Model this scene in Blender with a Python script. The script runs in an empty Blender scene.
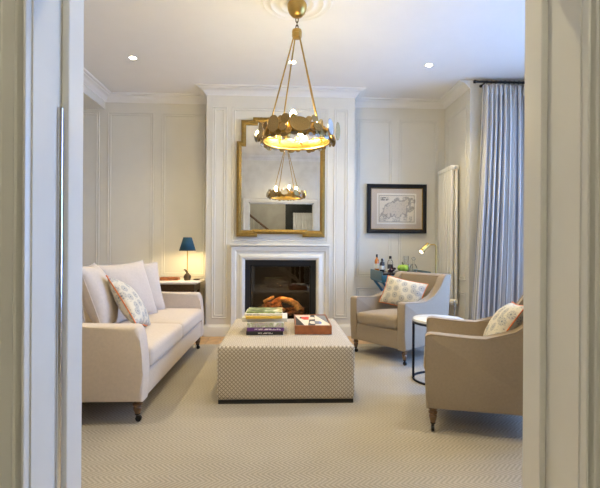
import bpy, bmesh, math, random
from mathutils import Vector, Matrix, Euler
random.seed(7)
D = bpy.data
SC = bpy.context.scene
COL = SC.collection
PI = math.pi

# ------------------------------------------------------------------ camera
FPX, CX, CY = 420.0, 300.0, 247.6
YAW, ROLL, EYE = math.radians(2.45), math.radians(0.33), 1.05
fw = Vector((math.sin(YAW), math.cos(YAW), 0))
r0 = Vector((math.cos(YAW), -math.sin(YAW), 0)); u0 = Vector((0, 0, 1))
rt = r0 * math.cos(ROLL) + u0 * math.sin(ROLL)
up = -r0 * math.sin(ROLL) + u0 * math.cos(ROLL)
cam = D.objects.new('camera', D.cameras.new('camera')); COL.objects.link(cam)
cam.data.sensor_width = 36; cam.data.lens = 36 * FPX / 600
cam.data.shift_y = (CY - 244) / 600
cam.data.clip_start = 0.02
cam.matrix_world = Matrix(((rt.x, up.x, -fw.x, 0), (rt.y, up.y, -fw.y, 0), (rt.z, up.z, -fw.z, EYE), (0, 0, 0, 1)))
SC.camera = cam

# ------------------------------------------------------------------ world, exposure, daylight portal
w = D.worlds.new('sky'); SC.world = w; w.use_nodes = True
w.node_tree.nodes['Background'].inputs[0].default_value = (0.27, 0.48, 1.0, 1)
w.node_tree.nodes['Background'].inputs[1].default_value = 9.0
vs = SC.view_settings
vs.view_transform = 'Standard'; vs.look = 'None'; vs.gamma = 1; vs.use_curve_mapping = False
vs.exposure = 0.7
WARM = (1.0, 0.76, 0.47)
SPOT_POWER, HALL_POWER = 58.0, 21.0

def light(name, kind, loc, power, col, size=0.03, rot=(0, 0, 0), parent=None, **k):
    l = D.lights.new(name, kind); l.energy = power; l.color = col
    if kind == 'AREA':
        l.shape = 'RECTANGLE'; l.size, l.size_y = size
    else:
        l.shadow_soft_size = size
    for a, b in k.items(): setattr(l, a, b)
    o = D.objects.new(name, l); COL.objects.link(o); o.location = loc; o.rotation_euler = rot
    if parent: o.parent = parent
    return o
pl = light('window_portal', 'AREA', (3.06, 3.25, 1.55), 1, (1, 1, 1), (2.1, 2.5), (0, PI / 2, 0))
pl.data.cycles.is_portal = True

# ------------------------------------------------------------------ materials
MATS = {}
def nt(name):
    m = D.materials.new(name); m.use_nodes = True; MATS[name] = m
    t = m.node_tree; return m, t.nodes, t.links, t.nodes['Principled BSDF']
def mat(name, col, rough=0.6, metal=0.0, var=0.06, vscale=6.0, bump=0.0, bscale=200.0, emit=0, ecol=None, spec=None, sheen=0, coat=0, detail=3):
    m, N, L, b = nt(name)
    b.inputs['Roughness'].default_value = rough; b.inputs['Metallic'].default_value = metal
    if spec is not None: b.inputs['Specular IOR Level'].default_value = spec
    if sheen: b.inputs['Sheen Weight'].default_value = sheen
    if coat: b.inputs['Coat Weight'].default_value = coat
    tc = N.new('ShaderNodeTexCoord')
    n = N.new('ShaderNodeTexNoise'); n.inputs['Scale'].default_value = vscale; n.inputs['Detail'].default_value = detail
    L.new(tc.outputs['Object'], n.inputs['Vector'])
    r = N.new('ShaderNodeValToRGB')
    r.color_ramp.elements[0].position = 0.3; r.color_ramp.elements[1].position = 0.7
    r.color_ramp.elements[0].color = tuple(c * (1 - var) for c in col) + (1,)
    r.color_ramp.elements[1].color = tuple(min(1, c * (1 + var)) for c in col) + (1,)
    L.new(n.outputs['Fac'], r.inputs['Fac']); L.new(r.outputs['Color'], b.inputs['Base Color'])
    if bump:
        n2 = N.new('ShaderNodeTexNoise'); n2.inputs['Scale'].default_value = bscale; n2.inputs['Detail'].default_value = 2
        L.new(tc.outputs['Object'], n2.inputs['Vector'])
        bp = N.new('ShaderNodeBump'); bp.inputs['Strength'].default_value = bump; bp.inputs['Distance'].default_value = 0.002
        L.new(n2.outputs['Fac'], bp.inputs['Height']); L.new(bp.outputs['Normal'], b.inputs['Normal'])
    if emit:
        b.inputs['Emission Color'].default_value = tuple(ecol or col) + (1,)
        b.inputs['Emission Strength'].default_value = emit
    return m
def glassmat(name, tint=(1, 1, 1), gloss=0.08, rough=0.0):
    m = D.materials.new(name); m.use_nodes = True; MATS[name] = m
    N, L = m.node_tree.nodes, m.node_tree.links
    N.remove(N['Principled BSDF'])
    t = N.new('ShaderNodeBsdfTransparent'); t.inputs[0].default_value = tint + (1,)
    g = N.new('ShaderNodeBsdfGlossy'); g.inputs['Roughness'].default_value = rough
    lw = N.new('ShaderNodeLayerWeight'); lw.inputs['Blend'].default_value = gloss + 0.12
    mx = N.new('ShaderNodeMixShader')
    ma = N.new('ShaderNodeMath'); ma.operation = 'MAXIMUM'; ma.inputs[1].default_value = gloss
    L.new(lw.outputs['Fresnel'], ma.inputs[0])
    if gloss > 0.0: L.new(ma.outputs[0], mx.inputs[0])
    L.new(t.outputs[0], mx.inputs[1]); L.new(g.outputs[0], mx.inputs[2])
    L.new(mx.outputs[0], N['Material Output'].inputs['Surface'])
    return m
class NB:                                        # tiny node-math helper
    def __init__(s, N, L): s.N, s.L = N, L
    def _s(s, sock, v):
        if isinstance(v, (int, float)): sock.default_value = v
        else: s.L.new(v, sock)
    def m(s, op, a, b=0.0, c=None):
        n = s.N.new('ShaderNodeMath'); n.operation = op
        s._s(n.inputs[0], a); s._s(n.inputs[1], b)
        if c is not None: s._s(n.inputs[2], c)
        return n.outputs[0]
    def step(s, x, lo, hi):
        n = s.N.new('ShaderNodeMapRange'); n.interpolation_type = 'SMOOTHSTEP'
        s._s(n.inputs[0], x); n.inputs[1].default_value = lo; n.inputs[2].default_value = hi
        return n.outputs[0]
    def mix(s, f, a, b):
        n = s.N.new('ShaderNodeMix'); n.data_type = 'RGBA'
        s._s(n.inputs['Factor'], f)
        for sock, v in ((n.inputs[6], a), (n.inputs[7], b)):
            if isinstance(v, tuple): sock.default_value = v + (1,)
            else: s.L.new(v, sock)
        return n.outputs[2]
    def bump(s, h, strength, dist=0.002):
        n = s.N.new('ShaderNodeBump'); n.inputs['Strength'].default_value = strength; n.inputs['Distance'].default_value = dist
        s.L.new(h, n.inputs['Height']); return n.outputs[0]
    def xyz(s, kind='Object'):
        tc = s.N.new('ShaderNodeTexCoord'); sp = s.N.new('ShaderNodeSeparateXYZ')
        s.L.new(tc.outputs[kind], sp.inputs[0]); return tc.outputs[kind], sp.outputs

mat('wall_paint', (0.72, 0.685, 0.585), 0.55, var=0.015, bump=0.05)
mat('trim_paint', (0.70, 0.665, 0.57), 0.42, var=0.015)
mat('cornice_paint', (0.80, 0.78, 0.73), 0.5, var=0.01)
mat('ceiling_paint', (0.82, 0.80, 0.76), 0.7, var=0.01)
mat('door_paint', (0.72, 0.71, 0.65), 0.35, var=0.02)
mat('hall_paint', (0.50, 0.48, 0.42), 0.6, var=0.02)
mat('stone', (0.73, 0.705, 0.62), 0.5, var=0.03, vscale=10, bump=0.04)
mat('linen', (0.59, 0.49, 0.385), 0.9, var=0.04, vscale=60, bump=0.25, bscale=500, sheen=0.15)
mat('linen_cushion', (0.60, 0.52, 0.44), 0.9, var=0.04, vscale=50, bump=0.25, bscale=450, sheen=0.15)
mat('chair_linen', (0.32, 0.245, 0.16), 0.9, var=0.05, vscale=80, bump=0.25, bscale=500, sheen=0.15)
mat('chair_piping', (0.30, 0.22, 0.13), 0.85, var=0.03)
mat('orange_piping', (0.72, 0.20, 0.05), 0.8, var=0.05)
mat('black_plinth', (0.012, 0.011, 0.010), 0.5)
mat('leg_wood', (0.15, 0.08, 0.035), 0.4, var=0.2, vscale=25, coat=0.2)
mat('caster_brass', (0.012, 0.011, 0.010), 0.35, metal=0.3)
mat('brass', (0.50, 0.33, 0.10), 0.34, metal=1.0, var=0.08, vscale=20)
mat('gilt', (0.30, 0.19, 0.05), 0.42, metal=0.85, var=0.14, vscale=30, bump=0.1, bscale=90)
mat('gold_leaf', (0.50, 0.33, 0.09), 0.45, metal=1.0, var=0.12, vscale=40, bump=0.35, bscale=60)
mat('disc_gold', (0.33, 0.22, 0.08), 0.5, metal=0.9, var=0.3, vscale=50, bump=0.3, bscale=80)
mat('disc_bronze', (0.42, 0.30, 0.13), 0.5, metal=0.9, var=0.35, vscale=60, bump=0.3, bscale=80)
mat('disc_silver', (0.46, 0.43, 0.37), 0.5, metal=0.9, var=0.25, vscale=50, bump=0.3, bscale=80)
mat('black_metal', (0.012, 0.012, 0.013), 0.35, metal=0.4)
mat('stove_black', (0.017, 0.018, 0.021), 0.32, spec=0.4)
mat('firebox_dark', (0.008, 0.007, 0.006), 0.9, spec=0.1)
mat('ember', (0.03, 0.02, 0.015), 0.9, var=0.5, vscale=90, bump=0.6, bscale=60)
mat('log_bark', (0.30, 0.12, 0.035), 0.85, var=0.8, vscale=38, bump=0.8, bscale=40)
mat('log_pale', (0.66, 0.38, 0.12), 0.8, var=0.5, vscale=30, bump=0.6, bscale=40)
mat('oak', (0.46, 0.27, 0.11), 0.4, var=0.22, vscale=9, coat=0.1)
mat('marble', (0.82, 0.78, 0.70), 0.25, var=0.05, vscale=9, detail=8)
mat('shade_blue', (0.010, 0.062, 0.105), 0.8, var=0.05, bump=0.1)
mat('bronze', (0.10, 0.065, 0.035), 0.4, metal=0.7, var=0.2, vscale=40)
mat('box_wood', (0.42, 0.13, 0.035), 0.4, var=0.3, vscale=30)
mat('tray_wood', (0.31, 0.095, 0.026), 0.38, var=0.22, vscale=22, coat=0.15)
mat('tray_rim', (0.52, 0.26, 0.09), 0.4, var=0.12, vscale=22)
mat('bar_blue', (0.035, 0.155, 0.24), 0.35, var=0.06)
mat('bar_teal', (0.09, 0.16, 0.18), 0.4, var=0.06)
mat('dark_top', (0.03, 0.025, 0.022), 0.25)
mat('radiator', (0.86, 0.82, 0.71), 0.35, var=0.01)
mat('chrome', (0.75, 0.75, 0.76), 0.2, metal=1.0, var=0.01)
mat('frame_black', (0.008, 0.008, 0.010), 0.45, spec=0.3)
mat('mat_board', (0.62, 0.54, 0.45), 0.85, var=0.02)
mat('white_card', (0.84, 0.82, 0.76), 0.8, var=0.01)
mat('unlit_opening', (0.018, 0.022, 0.022), 0.4)
mat('white_cloth', (0.80, 0.80, 0.80), 0.9, var=0.02)
mat('paper', (0.80, 0.74, 0.60), 0.9, var=0.06, vscale=300)
mat('bk_black', (0.018, 0.015, 0.016), 0.45); mat('bk_purple', (0.11, 0.035, 0.16), 0.45)
mat('bk_white', (0.76, 0.72, 0.62), 0.5, var=0.03); mat('bk_yellow', (0.66, 0.42, 0.06), 0.5, var=0.08)
mat('bk_cream', (0.66, 0.62, 0.53), 0.5, var=0.04)
mat('art_black', (0.02, 0.018, 0.02), 0.5); mat('art_cream', (0.72, 0.60, 0.44), 0.5)
mat('art_red', (0.62, 0.05, 0.02), 0.5); mat('art_blue', (0.10, 0.16, 0.42), 0.5); mat('art_grey', (0.17, 0.17, 0.18), 0.5)
mat('whisky', (0.62, 0.20, 0.03), 0.1, spec=0.8); mat('dark_glass', (0.03, 0.022, 0.015), 0.08, spec=0.8)
mat('bottle_cap', (0.012, 0.012, 0.012), 0.3); mat('label_cream', (0.75, 0.70, 0.58), 0.7)
mat('label_dark', (0.06, 0.06, 0.07), 0.6)
mat('grape', (0.045, 0.018, 0.022), 0.25); mat('squash', (0.36, 0.55, 0.06), 0.35, var=0.3, vscale=20)
mat('stem', (0.10, 0.10, 0.03), 0.7)
mat('bulb', (1, 0.85, 0.6), 0.4, emit=215, ecol=(1.0, 0.83, 0.47))
mat('downlight_glow', (1, 0.9, 0.75), 0.4, emit=30, ecol=(1.0, 0.86, 0.66))
mat('lamp_glow', (1, 0.9, 0.75), 0.4, emit=8, ecol=(1.0, 0.85, 0.6))
mat('lamp_bulb', (1, 0.9, 0.75), 0.4, emit=110, ecol=(1.0, 0.72, 0.40))
mat('candle_sleeve', (0.70, 0.55, 0.28), 0.5)
mat('ground', (0.70, 0.70, 0.68), 0.9)
glassmat('pane', (1, 1, 1), 0.04); glassmat('fire_glass', (0.92, 0.90, 0.86), 0.05)
glassmat('picture_glass', (1, 1, 1), 0.04); glassmat('clear_glass', (0.97, 0.98, 0.98), 0.03)
def _mirror():
    m, N, L, b = nt('mirror_glass')
    nb = NB(N, L); v, _ = nb.xyz()
    n = N.new('ShaderNodeTexNoise'); n.inputs['Scale'].default_value = 9; n.inputs['Detail'].default_value = 6; L.new(v, n.inputs['Vector'])
    L.new(nb.mix(nb.step(n.outputs['Fac'], 0.35, 0.75), (0.80, 0.79, 0.76), (0.70, 0.68, 0.64)), b.inputs['Base Color'])
    b.inputs['Metallic'].default_value = 1.0; b.inputs['Roughness'].default_value = 0.015
_mirror()
def _carpet():                                   # herringbone loop pile
    m, N, L, b = nt('carpet'); nb = NB(N, L); v, s = nb.xyz('Object')
    tri = nb.m('PINGPONG', s[1], 0.050)
    ph = nb.m('ADD', s[0], nb.m('MULTIPLY', tri, 1.1))
    st = nb.m('SINE', nb.m('MULTIPLY', ph, 2 * PI / 0.025))
    row = nb.m('SINE', nb.m('MULTIPLY', s[1], 2 * PI / 0.060))
    n = N.new('ShaderNodeTexNoise'); n.inputs['Scale'].default_value = 180; L.new(v, n.inputs['Vector'])
    n2 = N.new('ShaderNodeTexNoise'); n2.inputs['Scale'].default_value = 2.2; L.new(v, n2.inputs['Vector'])
    f = nb.m('ADD', nb.m('MULTIPLY_ADD', st, 0.26, 0.5), nb.m('MULTIPLY', nb.m('SUBTRACT', n.outputs['Fac'], 0.5), 0.8))
    f = nb.m('ADD', f, nb.m('MULTIPLY', nb.m('SUBTRACT', n2.outputs['Fac'], 0.5), 0.4))
    L.new(nb.mix(nb.step(f, 0.0, 1.0), (0.265, 0.225, 0.172), (0.415, 0.367, 0.288)), b.inputs['Base Color'])
    b.inputs['Roughness'].default_value = 0.95
    L.new(nb.bump(f, 0.5, 0.004), b.inputs['Normal'])
_carpet()
def _weave():                                    # diamond weave of the ottoman
    m, N, L, b = nt('weave'); nb = NB(N, L); v, s = nb.xyz('UV')
    a = nb.m('ADD', s[0], nb.m('MULTIPLY', s[1], 1.0)); c = nb.m('SUBTRACT', s[0], nb.m('MULTIPLY', s[1], 1.0))
    k = PI / 0.027
    sa = nb.m('ABSOLUTE', nb.m('SINE', nb.m('MULTIPLY', a, k))); sc = nb.m('ABSOLUTE', nb.m('SINE', nb.m('MULTIPLY', c, k)))
    f = nb.m('MULTIPLY_ADD', nb.m('MINIMUM', sa, sc), 2.0, -1.0)
    n = N.new('ShaderNodeTexNoise'); n.inputs['Scale'].default_value = 260; L.new(v, n.inputs['Vector'])
    f = nb.m('ADD', f, nb.m('MULTIPLY', nb.m('SUBTRACT', n.outputs['Fac'], 0.5), 1.0))
    L.new(nb.mix(nb.step(f, -0.9, 0.5), (0.28, 0.228, 0.165), (0.60, 0.525, 0.42)), b.inputs['Base Color'])
    b.inputs['Roughness'].default_value = 0.9
    L.new(nb.bump(f, 0.35, 0.004), b.inputs['Normal'])
_weave()
def _floral():                                   # cream cloth printed with blue-grey flower heads
    m, N, L, b = nt('floral'); nb = NB(N, L); v, s = nb.xyz('Object')
    cx = N.new('ShaderNodeCombineXYZ'); L.new(s[0], cx.inputs[0]); L.new(s[2], cx.inputs[1])
    vo = N.new('ShaderNodeTexVoronoi'); vo.voronoi_dimensions = '2D'; vo.inputs['Scale'].default_value = 13.0; vo.inputs['Randomness'].default_value = 0.55
    L.new(cx.outputs[0], vo.inputs['Vector'])
    sub = N.new('ShaderNodeVectorMath'); sub.operation = 'SUBTRACT'; L.new(cx.outputs[0], sub.inputs[0]); L.new(vo.outputs['Position'], sub.inputs[1])
    sp = N.new('ShaderNodeSeparateXYZ'); L.new(sub.outputs[0], sp.inputs[0])
    ang = nb.m('ARCTAN2', sp.outputs[1], sp.outputs[0])
    pet = nb.m('COSINE', nb.m('MULTIPLY', ang, 9.0))
    d = nb.m('MULTIPLY', vo.outputs['Distance'], 1 / 11.0 * 11.0)
    rr = nb.m('ADD', d, nb.m('MULTIPLY', pet, 0.045))
    ring = nb.m('MULTIPLY', nb.step(rr, 0.20, 0.24), nb.m('SUBTRACT', 1.0, nb.step(rr, 0.36, 0.40)))
    core = nb.m('SUBTRACT', 1.0, nb.step(d, 0.07, 0.11))
    inner = nb.m('MULTIPLY', nb.m('SUBTRACT', 1.0, nb.step(rr, 0.18, 0.22)), 0.35)
    f = nb.m('MAXIMUM', nb.m('MAXIMUM', nb.m('MULTIPLY', ring, nb.m('MULTIPLY_ADD', pet, 0.25, 0.5)), inner), core)
    v2 = N.new('ShaderNodeTexVoronoi'); v2.voronoi_dimensions = '2D'; v2.inputs['Scale'].default_value = 38; L.new(cx.outputs[0], v2.inputs['Vector'])
    leaf = nb.m('MULTIPLY', nb.m('SUBTRACT', 1.0, nb.step(v2.outputs['Distance'], 0.10, 0.18)), nb.step(d, 0.44, 0.5))
    f = nb.m('MAXIMUM', f, nb.m('MULTIPLY', leaf, 0.6))
    L.new(nb.mix(f, (0.66, 0.60, 0.47), (0.20, 0.215, 0.24)), b.inputs['Base Color'])
    b.inputs['Roughness'].default_value = 0.9
_floral()
def _curtain():
    m, N, L, b = nt('curtain_cloth'); nb = NB(N, L); v, s = nb.xyz('UV')
    a = nb.m('SINE', nb.m('MULTIPLY', s[0], 2 * PI / 0.062))
    c = nb.m('SINE', nb.m('MULTIPLY', s[0], 2 * PI / 0.027))
    f = nb.m('ADD', nb.m('MULTIPLY', nb.step(a, 0.45, 0.75), 0.75), nb.m('MULTIPLY', nb.step(c, 0.6, 0.9), 0.4))
    L.new(nb.mix(f, (0.72, 0.69, 0.64), (0.22, 0.22, 0.24)), b.inputs['Base Color'])
    b.inputs['Roughness'].default_value = 0.85; b.inputs['Sheen Weight'].default_value = 0.1
_curtain()
def _map():                                      # engraved antique map, x -0.245..0.245, z -0.185..0.185
    m, N, L, b = nt('map_print'); nb = NB(N, L); v, s = nb.xyz('Object')
    n = N.new('ShaderNodeTexNoise'); n.inputs['Scale'].default_value = 11; n.inputs['Detail'].default_value = 6; L.new(v, n.inputs['Vector'])
    nf = N.new('ShaderNodeTexNoise'); nf.inputs['Scale'].default_value = 90; nf.inputs['Detail'].default_value = 3; L.new(v, nf.inputs['Vector'])
    ex = nb.m('DIVIDE', nb.m('SUBTRACT', s[0], 0.02), 0.19); ez = nb.m('DIVIDE', nb.m('SUBTRACT', s[2], 0.005), 0.11)
    ez = nb.m('SUBTRACT', ez, nb.m('MULTIPLY', ex, 0.35))
    rad = nb.m('SQRT', nb.m('ADD', nb.m('MULTIPLY', ex, ex), nb.m('MULTIPLY', ez, ez)))
    rad = nb.m('ADD', rad, nb.m('MULTIPLY', nb.m('SUBTRACT', n.outputs['Fac'], 0.5), 1.9))
    land = nb.m('SUBTRACT', 1.0, nb.step(rad, 0.90, 0.98))
    coast = nb.m('MULTIPLY', nb.step(rad, 0.84, 0.90), nb.m('SUBTRACT', 1.0, nb.step(rad, 0.98, 1.10)))
    ink = nb.m('MULTIPLY', coast, 0.55)
    ink = nb.m('MAXIMUM', ink, nb.m('MULTIPLY', land, nb.m('MULTIPLY', nb.step(nf.outputs['Fac'], 0.58, 0.66), 0.45)))
    def boxm(x0, x1, z0, z1):
        a = nb.m('MULTIPLY', nb.m('GREATER_THAN', s[0], x0), nb.m('LESS_THAN', s[0], x1))
        return nb.m('MULTIPLY', a, nb.m('MULTIPLY', nb.m('GREATER_THAN', s[2], z0), nb.m('LESS_THAN', s[2], z1)))
    dk = nb.step(nf.outputs['Fac'], 0.44, 0.52)
    for bx, k in (((-0.21, -0.10, 0.105, 0.15), 0.85), ((-0.225, -0.12, -0.16, -0.07), 0.6), ((-0.06, 0.05, -0.165, -0.12), 0.45),
                  ((0.09, 0.14, -0.16, -0.10), 0.5), ((-0.01, 0.03, 0.12, 0.15), 0.6), ((0.16, 0.20, -0.17, -0.10), 0.5)):
        ink = nb.m('MAXIMUM', ink, nb.m('MULTIPLY', boxm(*bx), nb.m('MULTIPLY', dk, k)))
    ed = nb.m('SUBTRACT', boxm(-0.232, 0.232, -0.172, 0.172), boxm(-0.226, 0.226, -0.166, 0.166))
    ink = nb.m('MAXIMUM', ink, nb.m('MULTIPLY', ed, 0.8))
    L.new(nb.mix(ink, nb.mix(land, (0.78, 0.72, 0.60), (0.68, 0.61, 0.49)), (0.10, 0.09, 0.08)), b.inputs['Base Color'])
    b.inputs['Roughness'].default_value = 0.8
_map()
def _photo(name, cols, sc):                      # blurred printed picture on a book jacket
    m, N, L, b = nt(name); nb = NB(N, L); v, s = nb.xyz('Object')
    n = N.new('ShaderNodeTexNoise'); n.inputs['Scale'].default_value = sc; n.inputs['Detail'].default_value = 4; L.new(v, n.inputs['Vector'])
    r = N.new('ShaderNodeValToRGB'); e = r.color_ramp.elements
    for i, c in enumerate(cols):
        p = 0.34 + 0.32 * i / (len(cols) - 1)
        x = e[i] if i < 2 else e.new(p)
        x.position = p; x.color = c + (1,)
    L.new(n.outputs['Fac'], r.inputs['Fac']); L.new(r.outputs['Color'], b.inputs['Base Color']); b.inputs['Roughness'].default_value = 0.3
_photo('jacket_green', [(0.06, 0.03, 0.015), (0.16, 0.22, 0.05), (0.34, 0.38, 0.12), (0.80, 0.76, 0.66)], 16)
_photo('jacket_garden', [(0.30, 0.24, 0.20), (0.55, 0.48, 0.44), (0.36, 0.40, 0.22), (0.80, 0.78, 0.72)], 22)
def _spine(name, base, ink, u0, u1, v0, v1):     # line of tiny print too small to read
    m, N, L, b = nt(name); nb = NB(N, L); v, s = nb.xyz('Object')
    n = N.new('ShaderNodeTexNoise'); n.inputs['Scale'].default_value = 95; L.new(v, n.inputs['Vector'])
    a = nb.m('MULTIPLY', nb.m('GREATER_THAN', s[0], u0), nb.m('LESS_THAN', s[0], u1))
    c = nb.m('MULTIPLY', nb.m('GREATER_THAN', s[2], v0), nb.m('LESS_THAN', s[2], v1))
    f = nb.m('MULTIPLY', nb.m('MULTIPLY', a, c), nb.step(n.outputs['Fac'], 0.42, 0.5))
    L.new(nb.mix(nb.m('MULTIPLY', f, 0.8), base, ink), b.inputs['Base Color']); b.inputs['Roughness'].default_value = 0.45
_spine('spine_purple', (0.12, 0.035, 0.17), (0.75, 0.7, 0.7), -0.085, 0.115, -0.005, 0.006)
_spine('spine_black', (0.018, 0.015, 0.016), (0.6, 0.55, 0.5), -0.05, 0.06, -0.006, 0.004)
_spine('spine_white', (0.74, 0.70, 0.60), (0.25, 0.22, 0.2), -0.13, -0.03, -0.003, 0.004)

# ------------------------------------------------------------------ mesh helpers
def boxuv(me):
    if not me.uv_layers: me.uv_layers.new(name='UVMap')
    uv = me.uv_layers[0].data
    for p in me.polygons:
        n = p.normal; ax = max(range(3), key=lambda i: abs(n[i]))
        for li in p.loop_indices:
            c = me.vertices[me.loops[li].vertex_index].co
            uv[li].uv = ((c.y, c.z), (c.x, c.z), (c.x, c.y))[ax]
def finish(name, bm, m, parent=None, smooth=True, angle=35, uv=True, normals=True):
    if normals: bmesh.ops.recalc_face_normals(bm, faces=bm.faces)
    me = D.meshes.new(name); bm.to_mesh(me); bm.free()
    return link(name, me, m, parent, smooth, angle, uv)
def link(name, me, m, parent=None, smooth=True, angle=35, uv=True):
    if m and not me.materials: me.materials.append(MATS[m] if isinstance(m, str) else m)
    if uv and not me.uv_layers: boxuv(me)
    if smooth:
        for p in me.polygons: p.use_smooth = True
        me.set_sharp_from_angle(angle=math.radians(angle))
    o = D.objects.new(name, me); COL.objects.link(o)
    if parent: o.parent = parent
    return o
def tag(o, label=None, cat=None, group=None, kind=None):
    if label: o['label'] = label
    if cat: o['category'] = cat
    if group: o['group'] = group
    if kind: o['kind'] = kind
    return o
def thing(name, loc, label, cat, rz=0, group=None):
    o = D.objects.new(name, None); COL.objects.link(o); o.location = loc; o.rotation_euler.z = rz
    o.empty_display_size = 0.1
    return tag(o, label, cat, group)
def copy_tree(o, parent=None):
    c = o.copy(); COL.objects.link(c); c.parent = parent
    for ch in list(o.children): copy_tree(ch, c)
    return c
def box(bm, x0, x1, y0, y1, z0, z1, bev=0, seg=2):
    r = bmesh.ops.create_cube(bm, size=1)
    bmesh.ops.scale(bm, vec=(x1 - x0, y1 - y0, z1 - z0), verts=r['verts'])
    bmesh.ops.translate(bm, vec=((x0 + x1) / 2, (y0 + y1) / 2, (z0 + z1) / 2), verts=r['verts'])
    if bev:
        ed = list({e for v in r['verts'] for e in v.link_edges})
        bmesh.ops.bevel(bm, geom=ed, offset=bev, segments=seg, affect='EDGES', profile=0.5)
    return bm
def BM(): return bmesh.new()
def lathe(bm, prof, seg=20, c=(0, 0, 0), cap=True, sx=1, sy=1):
    rings = []
    for r, z in prof:
        rings.append([bm.verts.new((c[0] + sx * r * math.cos(2 * PI * i / seg), c[1] + sy * r * math.sin(2 * PI * i / seg), c[2] + z)) for i in range(seg)])
    for a, b in zip(rings, rings[1:]):
        for i in range(seg):
            bm.faces.new((a[i], a[(i + 1) % seg], b[(i + 1) % seg], b[i]))
    if cap:
        bm.faces.new(rings[0][::-1]); bm.faces.new(rings[-1])
    return bm
def tube(bm, pts, r, seg=8, closed=False, cap=True):
    pts = [Vector(p) for p in pts]; n = len(pts)
    rr = r if isinstance(r, (list, tuple)) else [r] * n
    tg = []
    for i in range(n):
        a = pts[(i - 1) % n] if (closed or i > 0) else pts[i]
        b = pts[(i + 1) % n] if (closed or i < n - 1) else pts[i]
        tg.append((b - a).normalized())
    nrm = tg[0].orthogonal().normalized(); rings = []
    for i in range(n):
        t = tg[i]; nrm = (nrm - t * nrm.dot(t))
        nrm = nrm.normalized() if nrm.length > 1e-6 else t.orthogonal().normalized()
        bi = t.cross(nrm)
        rings.append([bm.verts.new(pts[i] + rr[i] * (nrm * math.cos(2 * PI * k / seg) + bi * math.sin(2 * PI * k / seg))) for k in range(seg)])
    m = n if closed else n - 1
    for i in range(m):
        a, b = rings[i], rings[(i + 1) % n]
        for k in range(seg):
            try: bm.faces.new((a[k], a[(k + 1) % seg], b[(k + 1) % seg], b[k]))
            except ValueError: pass
    if cap and not closed:
        bm.faces.new(rings[0][::-1]); bm.faces.new(rings[-1])
    return bm
def rbox(bm, hx, hy, hz, r, k=6, crown=0.0, c=(0, 0, 0), warp=None, rs=3):
    """rounded box, k samples across each face, optional crowned top and bottom"""
    def ax(h):
        o = [-h + r * (1 - math.cos(PI / 2 * i / rs)) for i in range(rs)]
        inn = [-(h - r) + 2 * (h - r) * i / k for i in range(k + 1)]
        return o + inn + [-v for v in reversed(o)]
    A = [ax(hx), ax(hy), ax(hz)]; H = (hx, hy, hz); vm = {}
    def vert(i, j, l):
        key = (i, j, l)
        if key in vm: return vm[key]
        p = Vector((A[0][i], A[1][j], A[2][l]))
        q = Vector([max(-(h - r), min(h - r, x)) for x, h in zip(p, H)])
        d = p - q
        if d.length > 1e-9: p = q + d.normalized() * r
        if crown:
            f = (1 - min(1, abs(p.x) / hx) ** 2) * (1 - min(1, abs(p.y) / hy) ** 2)
            p.z += math.copysign(crown, p.z) * f * min(1, abs(p.z) / (hz * 0.6))
        p += Vector(c)
        if warp: p = Vector(warp(p))
        vm[key] = bm.verts.new(p); return vm[key]
    n = [len(a) for a in A]
    for i in range(n[0] - 1):
        for j in range(n[1] - 1):
            for l in (0, n[2] - 1):
                f = [vert(i, j, l), vert(i + 1, j, l), vert(i + 1, j + 1, l), vert(i, j + 1, l)]
                bm.faces.new(f if l else f[::-1])
    for i in range(n[0] - 1):
        for l in range(n[2] - 1):
            for j in (0, n[1] - 1):
                f = [vert(i, j, l), vert(i + 1, j, l), vert(i + 1, j, l + 1), vert(i, j, l + 1)]
                bm.faces.new(f[::-1] if j else f)
    for j in range(n[1] - 1):
        for l in range(n[2] - 1):
            for i in (0, n[0] - 1):
                f = [vert(i, j, l), vert(i, j + 1, l), vert(i, j + 1, l + 1), vert(i, j, l + 1)]
                bm.faces.new(f if i else f[::-1])
    return bm
def prism(bm, poly, lo, hi, axis='x', bev=0.0, warp=None):
    """polygon (a,b) extruded along an axis: x -> (y,z), y -> (x,z), z -> (x,y)"""
    def P(a, b, t): return {'x': (t, a, b), 'y': (a, t, b), 'z': (a, b, t)}[axis]
    v0 = [bm.verts.new(P(a, b, lo)) for a, b in poly]; v1 = [bm.verts.new(P(a, b, hi)) for a, b in poly]
    f0 = bm.faces.new(v0[::-1]); f1 = bm.faces.new(v1); n = len(poly)
    for i in range(n): bm.faces.new((v0[i], v0[(i + 1) % n], v1[(i + 1) % n], v1[i]))
    vs_ = v0 + v1
    if bev:
        ed = list(set(f0.edges) | set(f1.edges))
        r = bmesh.ops.bevel(bm, geom=ed, offset=bev, segments=3, affect='EDGES', profile=0.5)
        vs_ = list(bm.verts)
    if warp:
        for v in vs_:
            if v.is_valid: v.co = warp(v.co)
    return bm
def surround(bm, x0, x1, z0, z1, prof, fn, closed=False):
    """mitred moulding round an opening; prof = (outward distance, projection); fn(x, z, p) -> point"""
    loops = []
    for d, p in prof:
        pts = [(x0 - d, z0 - (d if closed else 0)), (x0 - d, z1 + d), (x1 + d, z1 + d), (x1 + d, z0 - (d if closed else 0))]
        loops.append([bm.verts.new(fn(x, z, p)) for x, z in pts])
    m = 4 if closed else 3
    for a, b in zip(loops, loops[1:]):
        for i in range(m): bm.faces.new((a[i], a[(i + 1) % 4], b[(i + 1) % 4], b[i]))
    if not closed:
        for i in (0, 3):
            try: bm.faces.new([l[i] for l in loops])
            except ValueError: pass
    return bm
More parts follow.
